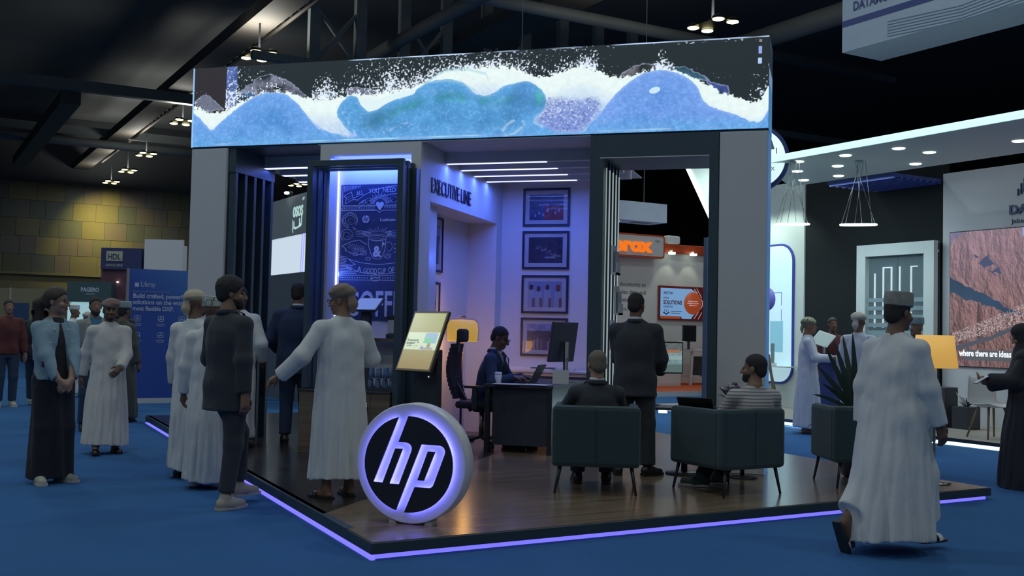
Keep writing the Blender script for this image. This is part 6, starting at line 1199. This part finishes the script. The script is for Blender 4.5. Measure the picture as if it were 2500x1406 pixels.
def shoes(c, m=None, sole=None, kind='shoe'):
    for n in 'LR':
        Hp, kn, an, fd = c['J'][n+'l']; flat = abs(fd.z) < .3; up = Vector((0, 0, 1)) if flat else Vector((fd.x*-fd.z, fd.y*-fd.z, math.sqrt(max(.01, 1-fd.z*fd.z)))).normalized()
        sd = fd.cross(up).normalized(); b = an-up*.083
        o = MB(); N = 16; ring = []
        L = [(-.075, .030), (-.05, .040), (0, .042), (.07, .044), (.13, .048), (.175, .040), (.205, .020)]
        out = [b+fd*a+sd*w for a, w in L]+[b+fd*a-sd*w for a, w in reversed(L)]; n_ = len(out)
        if kind == 'sandal':
            v = out+[p+up*.016 for p in out]; MBs = MB().add(v, [tuple(range(n_))[::-1], tuple(range(n_, 2*n_))]+[(i, (i+1) % n_, n_+(i+1) % n_, n_+i) for i in range(n_)]).build('sandal', m or M_SHOEB, c['t'])
            q = [b+fd*.105+sd*(math.cos(a)*.047)+up*(.012+math.sin(a)*.045) for a in [math.pi*i/8 for i in range(9)]]; v = [p-fd*.022 for p in q]+[p+fd*.022 for p in q]; MB().add(v, [(i, i+1, 10+i, 9+i) for i in range(8)], True).build('strap', sole or M_SHOEB, MBs)
            continue
        lay = [(0, 1.0), (.022, 1.03)]
        v = [p for z, s_ in lay for p in [b+(p-b)*1.0+up*z for p in out]]; so = MB().add(v, [tuple(range(n_))[::-1], tuple(range(n_, 2*n_))]+[(i, (i+1) % n_, n_+(i+1) % n_, n_+i) for i in range(n_)])
        f = Fld([min(p[i] for p in out)-.05 for i in range(3)], [max(p[i] for p in out)+.16 for i in range(3)], .010 if c['fine'] else .016)
        f.cap(b-fd*.035+up*.045, b+fd*.05+up*.045, .043, .044, .02); f.cap(b+fd*.05+up*.040, b+fd*.155+up*.030, .046, .036, .03); f.cap(an+up*.01, an-up*.035, .045 if kind == 'shoe' else .05, .046, .02)
        pl_ = np.array(b+up*.012); nv = np.array(up); f.F = np.maximum(f.F, -(((f.x-pl_[0])*nv[0])[:, None, None]+((f.y-pl_[1])*nv[1])[None, :, None]+((f.z-pl_[2])*nv[2])[None, None, :]))
        s_ = f.mesh('shoe', [m or M_SHOEB], c['t']); so.build('sole', sole or M_SHOEB, s_)
# ------------------------------------------------------------------ the people
M_TW = mat('light_blue_tweed', (.26, .38, .46), .9, var=.16, scale=60, bump=.4, bscale=220); M_BTOP = cloth('black_top_cloth', (.038, .038, .046)); M_BTRO = cloth('black_trouser_cloth', (.026, .028, .036))
M_OLIVE = cloth('olive_robe_cloth', (.085, .095, .085)); M_MAROON = cloth('maroon_polo_cloth', (.115, .035, .035)); M_JEANS = cloth('dark_blue_denim', (.035, .06, .10)); M_GREYJ = cloth('grey_jacket_cloth', (.28, .30, .28))
M_T1 = cloth('rosy_turban_cloth', (.25, .17, .16), .3); M_T2 = cloth('cream_turban_cloth', (.46, .40, .30), .25); M_T3 = cloth('brown_beige_turban_cloth', (.27, .21, .17), .2); M_T4 = cloth('white_patterned_turban_cloth', (.50, .47, .42), .2)
def pattern(name, c1, c2, sc):
    m = bpy.data.materials.new(name); m.use_nodes = True; nt = m.node_tree; tc = nt.nodes.new('ShaderNodeTexCoord'); v = nt.nodes.new('ShaderNodeTexVoronoi'); v.inputs['Scale'].default_value = sc; rp = nt.nodes.new('ShaderNodeValToRGB'); rp.color_ramp.interpolation = 'CONSTANT'
    nt.links.new(tc.outputs['Object'], v.inputs['Vector']); nt.links.new(v.outputs['Distance'], rp.inputs[0]); rp.color_ramp.elements[0].color = (*c1, 1); rp.color_ramp.elements[1].color = (*c2, 1); rp.color_ramp.elements[1].position = .42
    nt.links.new(rp.outputs[0], nt.nodes['Principled BSDF'].inputs['Base Color']); nt.nodes['Principled BSDF'].inputs['Roughness'].default_value = .85; return m
M_K1 = pattern('green_white_cap_embroidery', (.07, .14, .11), (.52, .54, .50), 55); M_K2 = mat('blue_grey_cap', (.30, .38, .42), .85, var=.2, scale=40); M_K3 = mat('grey_tan_cap', (.30, .31, .28), .85, var=.35, scale=25); M_K4 = mat('white_cap', (.55, .56, .55), .85, var=.15, scale=40)
M_T5 = pattern('olive_patterned_turban', (.08, .09, .055), (.30, .30, .22), 40)
def stripes():
    m = bpy.data.materials.new('striped_shirt_cloth'); m.use_nodes = True; nt = m.node_tree; tc = nt.nodes.new('ShaderNodeTexCoord'); w = nt.nodes.new('ShaderNodeTexWave'); w.bands_direction = 'Z'; w.inputs['Scale'].default_value = 11; w.inputs['Distortion'].default_value = .6
    rp = nt.nodes.new('ShaderNodeValToRGB'); rp.color_ramp.elements[0].color = (.17, .17, .22, 1); rp.color_ramp.elements[0].position = .10; rp.color_ramp.elements[1].color = (.52, .49, .48, 1); rp.color_ramp.elements[1].position = .32
    nt.links.new(tc.outputs['Object'], w.inputs['Vector']); nt.links.new(w.outputs['Fac'], rp.inputs[0]); nt.links.new(rp.outputs[0], nt.nodes['Principled BSDF'].inputs['Base Color']); nt.nodes['Principled BSDF'].inputs['Roughness'].default_value = .85; return m
G = lambda f, **k: (f, k)
M_ABAYA = cloth('black_abaya_cloth', (.032, .034, .042))
# 1 woman in the light blue jacket
p = person('woman in light blue tweed jacket and wide black trousers clasping her hands', (-6.60, 7.87, .0), face(-6.6, 7.87, 24), 1.71, 'light', sex='f', hair='woman', head=(0, R(2), R(42)), glasses=True,
    hands={'L': (.055, -.235, .93), 'R': (-.055, -.235, .93), 'Ld': (-.75, -.25, -.55), 'Rd': (.75, -.25, -.55), 'Ln': (0, .9, -.3), 'Rn': (0, .9, -.3)}, arms_hint={'L': (.9, .35, -.1), 'R': (-.9, .35, -.1)},
    legs={'L': ((.11, .0, .085), (.35, -1, 0)), 'R': ((-.11, -.03, .085), (-.2, -1, 0))}, curl=.7,
    garb=[G(trousers, m=M_BTRO, wide=True, hem=.05), G(shoes, m=M_SHOEW, sole=M_SOLE), G(jacket, m=M_TW, low=.93, shirt=M_BTOP, openv=.94, inv=True, sl=(.072, .064, .058), collar=False, inf=.030, hipx=.155)])
for x, z in ((-.10, 1.26), (.10, 1.27), (.075, 1.12), (-.065, 1.38), (.06, 1.38), (.14, 1.24), (-.05, 1.00)): MB().lathe([(0, -.010), (.010, -.004), (.010, .004), (0, .008)], 10).build('button', mat('pearl_button', (.6, .6, .58), .2), p, loc=(x, -.152+.30*abs(x), z))
MB().box(-.175, -.065, -.165, -.135, 1.045, 1.10).build('pocket_flap', M_BTOP, p, .006)
# 2 man in white robe walking towards the camera
person('man in white robe and rosy turban walking towards the camera beside the woman', (-7.59, 9.90, 0), face(-7.66, 9.85, 6), 1.66, 'brown', beard='chin', hands={'L': (.10, -.27, .98), 'R': (-.27, .10, .88), 'Ld': (-.55, -.5, -.5), 'Ln': (-.2, .9, 0)},
    legs={'L': ((.10, -.02, .085), (.2, -1, 0)), 'R': ((-.12, -.17, .085), (-.15, -1, 0))}, garb=[G(robe, m=M_ROBE2, hem=.10, swing=(-.02, -.06), hemx=.235), G(headcloth, m=M_T1), G(shoes, kind='sandal')])
person('bearded man in grey jacket behind the rosy turban', (-9.28, 11.80, 0), face(-9.28, 11.8, 12), 1.735, 'tan', fine=False, hair='short', beard='full', garb=[G(jacket, m=M_GREYJ, shirt=cloth('blue_scarf_cloth', (.08, .20, .34)), openv=1.15), G(trousers, m=M_JEANS), G(shoes)])
person('man in dark olive robe and pale blue embroidered cap beside the blue banner wall', (-9.75, 13.02, 0), face(-9.75, 13.02, 130), 1.69, 'brown', fine=False, garb=[G(robe, m=M_OLIVE, hem=.08, hemx=.25), G(headcloth, kind='kumma', m=M_K2), G(shoes)], hair='short')
person('man in maroon polo shirt and jeans at the left picture edge', (-12.93, 14.31, 0), face(-12.93, 14.31, 10), 1.74, 'tan', fine=False, hair='short', garb=[G(jacket, m=M_MAROON, openv=None, collar=False, low=.86, name='polo_shirt'), G(trousers, m=M_JEANS), G(shoes, m=M_SHOEW, sole=M_SOLE)])
person('dark haired person in black with blue jeans walking away behind the maroon polo', (-12.75, 14.75, 0), face(-12.75, 14.75, 165), 1.70, 'tan', fine=False, sex='f', hair='woman', legs={'L': ((.10, -.18, .085), (0, -1, 0)), 'R': ((-.10, .18, .10), (0, -1, 0))}, garb=[G(jacket, m=M_BLKS, openv=None, collar=False, low=.84, name='pullover'), G(trousers, m=M_JEANS), G(shoes, m=M_SHOEW, sole=M_SOLE)])
person('person in pale blue shirt hidden behind the woman in tweed', (-10.6, 12.55, 0), face(-10.6, 12.55, 150), 1.66, 'tan', fine=False, sex='f', hair='woman', legs={'L': ((.10, -.16, .085), (0, -1, 0)), 'R': ((-.10, .16, .10), (0, -1, 0))}, garb=[G(jacket, m=M_SHIRT, openv=None, collar=False, low=.84, name='shirt'), G(trousers, m=M_BTRO), G(shoes)])
person('distant man in white robe and white cap before the bright cyan screen, taller one', (-15.05, 18.48, 0), face(-15, 18.5, 70), 1.72, 'brown', fine=False, garb=[G(robe), G(headcloth, kind='kumma', m=M_K4), G(shoes)])
person('distant man in white robe and cream turban below the bright cyan screen, shorter one', (-13.45, 16.9, 0), face(-13.4, 16.9, 60), 1.58, 'brown', fine=False, garb=[G(robe), G(headcloth, m=M_T4), G(shoes)])
person('black haired person in dark jacket hidden behind the pale blue cap', (-10.92, 14.47, 0), face(-10.9, 14.4, 170), 1.78, 'brown', fine=False, hair='short', garb=[G(jacket, m=M_BLKS, openv=None), G(trousers, m=M_BTRO), G(shoes)])
# 3 two men in white robes with their backs to us
person('man in white robe and cream turban standing with his back turned, left of two', (-5.70, 8.66, 0), face(-5.8, 8.58, 150), 1.72, 'brown', hands={'L': (.26, -.10, .84), 'R': (-.22, -.16, 1.0)}, head=(0, 0, R(-20)), garb=[G(robe, hem=.07, hemx=.20), G(headcloth, m=M_T2), G(shoes)])
person('man in white robe and green white embroidered cap behind the young man in black', (-5.22, 8.18, 0), face(-5.22, 8.18, 165), 1.64, 'brown', girth=.93, garb=[G(robe, hem=.07, hemx=.205), G(headcloth, kind='kumma', m=M_K1), G(shoes, m=M_SHOEW)], nohand=('R',))
# 4 young man stepping on the platform
person('young bearded man in black suit and cream sneakers striding onto the platform', (-4.54, 7.36, 0), face(-4.47, 7.42, 128), 1.79, 'tan', head=(0, R(4), R(-32)), girth=1.08, hair='curly', beard='full', hands={'L': (.20, -.20, .95), 'R': (-.24, .02, .86)}, legs={'R': ((-.10, .06, .085), (.05, -1, 0)), 'L': ((.10, -.22, .135), (.0, -1, .0))},
    garb=[G(trousers, m=M_BLKS, r=(.098, .073, .060), hem=.13), G(shoes, m=mat('cream_knit', (.40, .37, .30), .8), sole=mat('cream_sole', (.46, .44, .38), .6)), G(jacket, m=M_BLKS, low=.74, sl=(.080, .068, .052), openv=1.2, inf=.030)])
person('man in white robe standing between the left pillar and the man in navy suit', (-6.12, 10.12, ZB), face(-6.1, 10.3, 160), 1.72, 'brown', hair='short', fine=False, hands={'L': (.22, -.2, 1.0), 'R': (-.22, -.14, .95)}, garb=[G(robe, hem=.10, hemx=.19), G(shoes)])
person('man in navy suit with white collar seen from behind in the left doorway', (-5.78, 10.80, ZB), face(-5.84, 10.8, 176), 1.79, 'tan', hair='short', head=(0, R(8), R(-15)), hands={'L': (.22, -.2, 1.0), 'R': (-.24, -.16, 1.0)}, garb=[G(trousers, m=M_NAVYS), G(shoes), G(jacket, m=M_NAVYS, shirt=M_SHIRT, low=.76, inf=.034)], girth=1.18)
# 5 man in white robe with glasses reaching out his hand
person('man in white robe, beige turban and glasses reaching his hand out by the coffee bar', (-3.67, 7.57, ZB), face(-3.76, 7.52, -152), 1.63, 'tan', glasses=True, head=(0, R(6), R(38)), girth=1.12, hands={'L': (.47, -.16, 1.00), 'R': (-.20, -.26, 1.12), 'Ld': (.72, -.2, -.45), 'Ln': (0, .5, -.8)}, arms_hint={'L': (.2, .9, -.3)},
    legs={'L': ((.12, .03, .085), (.25, -1, 0)), 'R': ((-.12, -.02, .085), (-.15, -1, 0))}, curl=.6, garb=[G(robe, m=M_ROBE, hem=.14, hemx=.245, hemy=.19, sl=(.086, .072, .064)), G(headcloth, m=M_T3), G(shoes, kind='sandal')])
# 6 office bay and lounge
person('man in navy suit and glasses sitting at the desk over a laptop', (-3.76, 11.42, ZB), R(90), 1.74, 'brown', hair='short', glasses=True, sit=.52, lean=(0, -.13), head=(0, R(22), 0), hands={'L': (.13, -.42, .80), 'R': (-.13, -.40, .80), 'Ld': (-.2, -1, -.05), 'Rd': (.2, -1, -.05), 'Ln': (0, 0, -1), 'Rn': (0, 0, -1)},
    legs={'L': ((.11, -.40, .085), (.1, -1, 0)), 'R': ((-.11, -.34, .085), (-.1, -1, 0))}, garb=[G(trousers, m=M_NAVYS), G(shoes), G(jacket, m=M_NAVYS, shirt=M_SHIRT, tie=M_BLKS, openv=1.04, low=.84)])
person('balding man in dark suit sitting in the left armchair with his back turned', (-1.905, 8.80, ZB), R(196), 1.70, 'light', hair='balding', sit=.36, lean=(0, .05), head=(0, R(8), R(10)), hands={'L': (.17, -.36, .74), 'R': (-.18, -.36, .56)}, arms_hint={'L': (.5, .5, -.6), 'R': (-.5, .5, -.6)},
    legs={'L': ((.13, -.42, .085), (.1, -1, 0)), 'R': ((-.13, -.40, .085), (-.1, -1, 0))}, garb=[G(trousers, m=M_BLKS), G(shoes), G(jacket, m=M_BLKS, shirt=M_SHIRT, low=.84)])
t = thing('paper_sheet', 'white folded paper held by the balding man in the left armchair', 'paper', (-2.27, 9.02, ZB+.86), R(20)); MB().box(-.07, .07, -.004, .0, 0, .12).build('front_leaf', M_PAPER, t); MB().box(-.07, .07, .008, .012, 0, .115).build('back_leaf', M_PAPER, t)
person('man in dark suit standing with his back turned holding a tablet', (-1.77, 9.86, ZB), face(-1.6, 9.9, 172), 1.68, 'brown', hair='short', arms_hint={'L': (.35, .7, -.6), 'R': (-.35, .7, -.6)}, hands={'R': (-.21, -.27, .98), 'L': (.08, -.30, 1.05), 'Rd': (.1, -.8, .2)}, legs={'L': ((.14, .05, .085), (.25, -1, 0)), 'R': ((-.14, .0, .085), (-.75, -1, 0))}, head=(0, R(10), R(-8)), girth=1.1,
    garb=[G(trousers, m=M_BLKS, r=(.10, .082, .074)), G(shoes), G(jacket, m=M_BLKS, shirt=M_SHIRT, low=.76, inf=.034, sl=(.086, .074, .056))])
def carimg():
    im = np.zeros((60, 40, 3), np.float32); im[:] = (.16, .26, .28); im[:16] = (.10, .12, .12); n = noise2(60, 40, 6, 91, 3)[..., None]; im *= .6+.8*n; im[14:20, 6:36] = (.32, .14, .08); im[26:34] = (.24, .34, .36); im[44:] = (.09, .14, .14); return im
t = thing('tablet_computer', 'thin tablet with a bright picture held by the man in dark suit', 'tablet', (-1.46, 10.06, 1.05), face(-1.33, 10.1, 20)); q = MB().box(-.115, .115, 0, .010, 0, .30).build('tablet_body', M_BLACK, t, .004); quad_uv('display', picture('tablet_picture', carimg(), 1.0), (-.104, -.001, .012), (.208, 0, 0), (0, 0, .276), t)
person('bearded man in striped shirt sitting in the corner armchair looking left', (-.66, 9.28, ZB), R(208), 1.72, 'tan', hair='short', beard='full', sit=.34, lean=(0, .04), head=(0, 0, R(48)), hands={'L': (.20, -.34, .56), 'R': (-.20, -.34, .56)}, arms_hint={'L': (.5, .6, -.5), 'R': (-.5, .6, -.5)},
    legs={'L': ((.34, -.28, .085), (.9, -.55, 0)), 'R': ((.13, -.40, .085), (.7, -.7, 0))}, garb=[G(trousers, m=M_BTRO), G(shoes, m=cloth('dark_green_knit', (.06, .085, .08)), sole=M_SOLE), G(jacket, m=stripes(), openv=None, collar=False, low=.84, name='shirt', inf=.024)])
# 7 neighbouring stand
person('man in white robe and olive patterned turban standing at the navy podium', (-.363, 16.335, 0), face(-.36, 16.3, 92), 1.69, 'tan', fine=False, hands={'L': (.10, -.36, 1.14), 'R': (-.14, -.34, 1.16)}, arms_hint={'L': (.5, .3, -.8), 'R': (-.5, .3, -.8)}, garb=[G(robe, m=cloth('blue_lit_white_robe', (.56, .60, .72), .03), hem=.07), G(headcloth, m=M_T5), G(shoes, kind='sandal')])  # bluish light on the white robe is put into the cloth colour
person('person in maroon shirt hidden behind the tablet on the navy podium', (-.02, 17.3, .101), face(0, 17.3, 20), 1.62, 'brown', fine=False, hair='short', garb=[G(jacket, m=M_MAROON, openv=None, collar=False, low=.84, name='shirt'), G(trousers, m=M_BTRO), G(shoes)])
person('man in white robe and white wound turban behind the dracaena leaves', (.33, 15.35, 0), face(.3, 15.3, 165), 1.75, 'brown', fine=False, garb=[G(robe, m=MATS['blue_lit_white_robe'], hem=.08), G(headcloth, m=M_T4), G(shoes)])
person('person in grey cap and face mask mostly hidden behind the floor lamp', (1.05, 14.96, 0), face(1.05, 14.96, -40), 1.68, 'tan', fine=False, garb=[G(robe, m=M_GREYJ, hem=.08), G(headcloth, kind='kumma', m=M_K2), G(shoes)])
person('man in white robe and grey tan cap striding past in the right foreground', (.385, 7.64, 0), face(.33, 7.62, 138), 1.71, 'brown', hands={'R': (-.27, -.16, .84), 'L': (.26, .02, .86)}, head=(0, R(4), 0), girth=1.14, lean=(0, -.03), legs={'R': ((-.05, -.30, .085), (.05, -1, 0)), 'L': ((.08, .36, .21), (0, -.40, -.92))},
    garb=[G(robe, hem=.10, hemx=.26, hemy=.30, swing=(.0, .02), fold=1.3, trail=('L', 'R')), G(headcloth, kind='kumma', m=M_K3), G(shoes, kind='sandal', sole=M_PAPER)], hair='short')
person('woman in black abaya and headscarf looking at her phone at the right edge', (1.775, 11.42, 0), face(1.7, 11.4, -82), 1.58, 'light', sex='f', hands={'L': (.05, -.34, 1.14), 'R': (-.07, -.32, 1.10), 'Ld': (-.2, -.9, .3), 'Rd': (.2, -.9, .3), 'Ln': (0, 0, 1), 'Rn': (0, 0, 1)}, arms_hint={'L': (.5, .3, -.8), 'R': (-.5, .3, -.8)}, head=(0, R(24), 0),
    garb=[G(robe, m=M_ABAYA, hem=.02, hemx=.26, hemy=.24, collar=False, name='abaya', sl=(.082, .085, .085)), G(headcloth, kind='hijab', m=M_ABAYA), G(shoes)])
t = thing('mobile_phone', 'dark mobile phone held by the woman in the black abaya', 'phone', (1.385, 11.31, 1.04), R(-70)); q = MB().box(-.036, .036, -.004, .004, -.075, .075).build('phone_body', M_BLACK, t, .003); q.rotation_euler = (R(-60), 0, 0); MB().box(-.033, .033, -.0052, -.0042, -.07, .07).build('display', emit('phone_glow', (.2, .25, .3), .5), q)
# ------------------------------------------------------------------ lettering becomes mesh, fitted to its width
bpy.context.view_layer.update()
_dg = bpy.context.evaluated_depsgraph_get()
_wd = {o.name: w for o, w in TEXTS}
for o in [o for o in SC.objects if o.type == 'FONT']:
    me = bpy.data.meshes.new_from_object(o.evaluated_get(_dg)); me.name = o.name
    n = bpy.data.objects.new('tmp', me); COL.objects.link(n); n.parent = o.parent; n.location = o.location; n.rotation_euler = o.rotation_euler
    w = _wd.get(o.name)
    if w and len(me.vertices):
        co = np.empty(len(me.vertices)*3, np.float32); me.vertices.foreach_get('co', co); co = co.reshape(-1, 3); n.scale = (w/max(1e-4, co[:, 0].max()), 1, 1)
    nm = o.name; bpy.data.objects.remove(o); n.name = nm
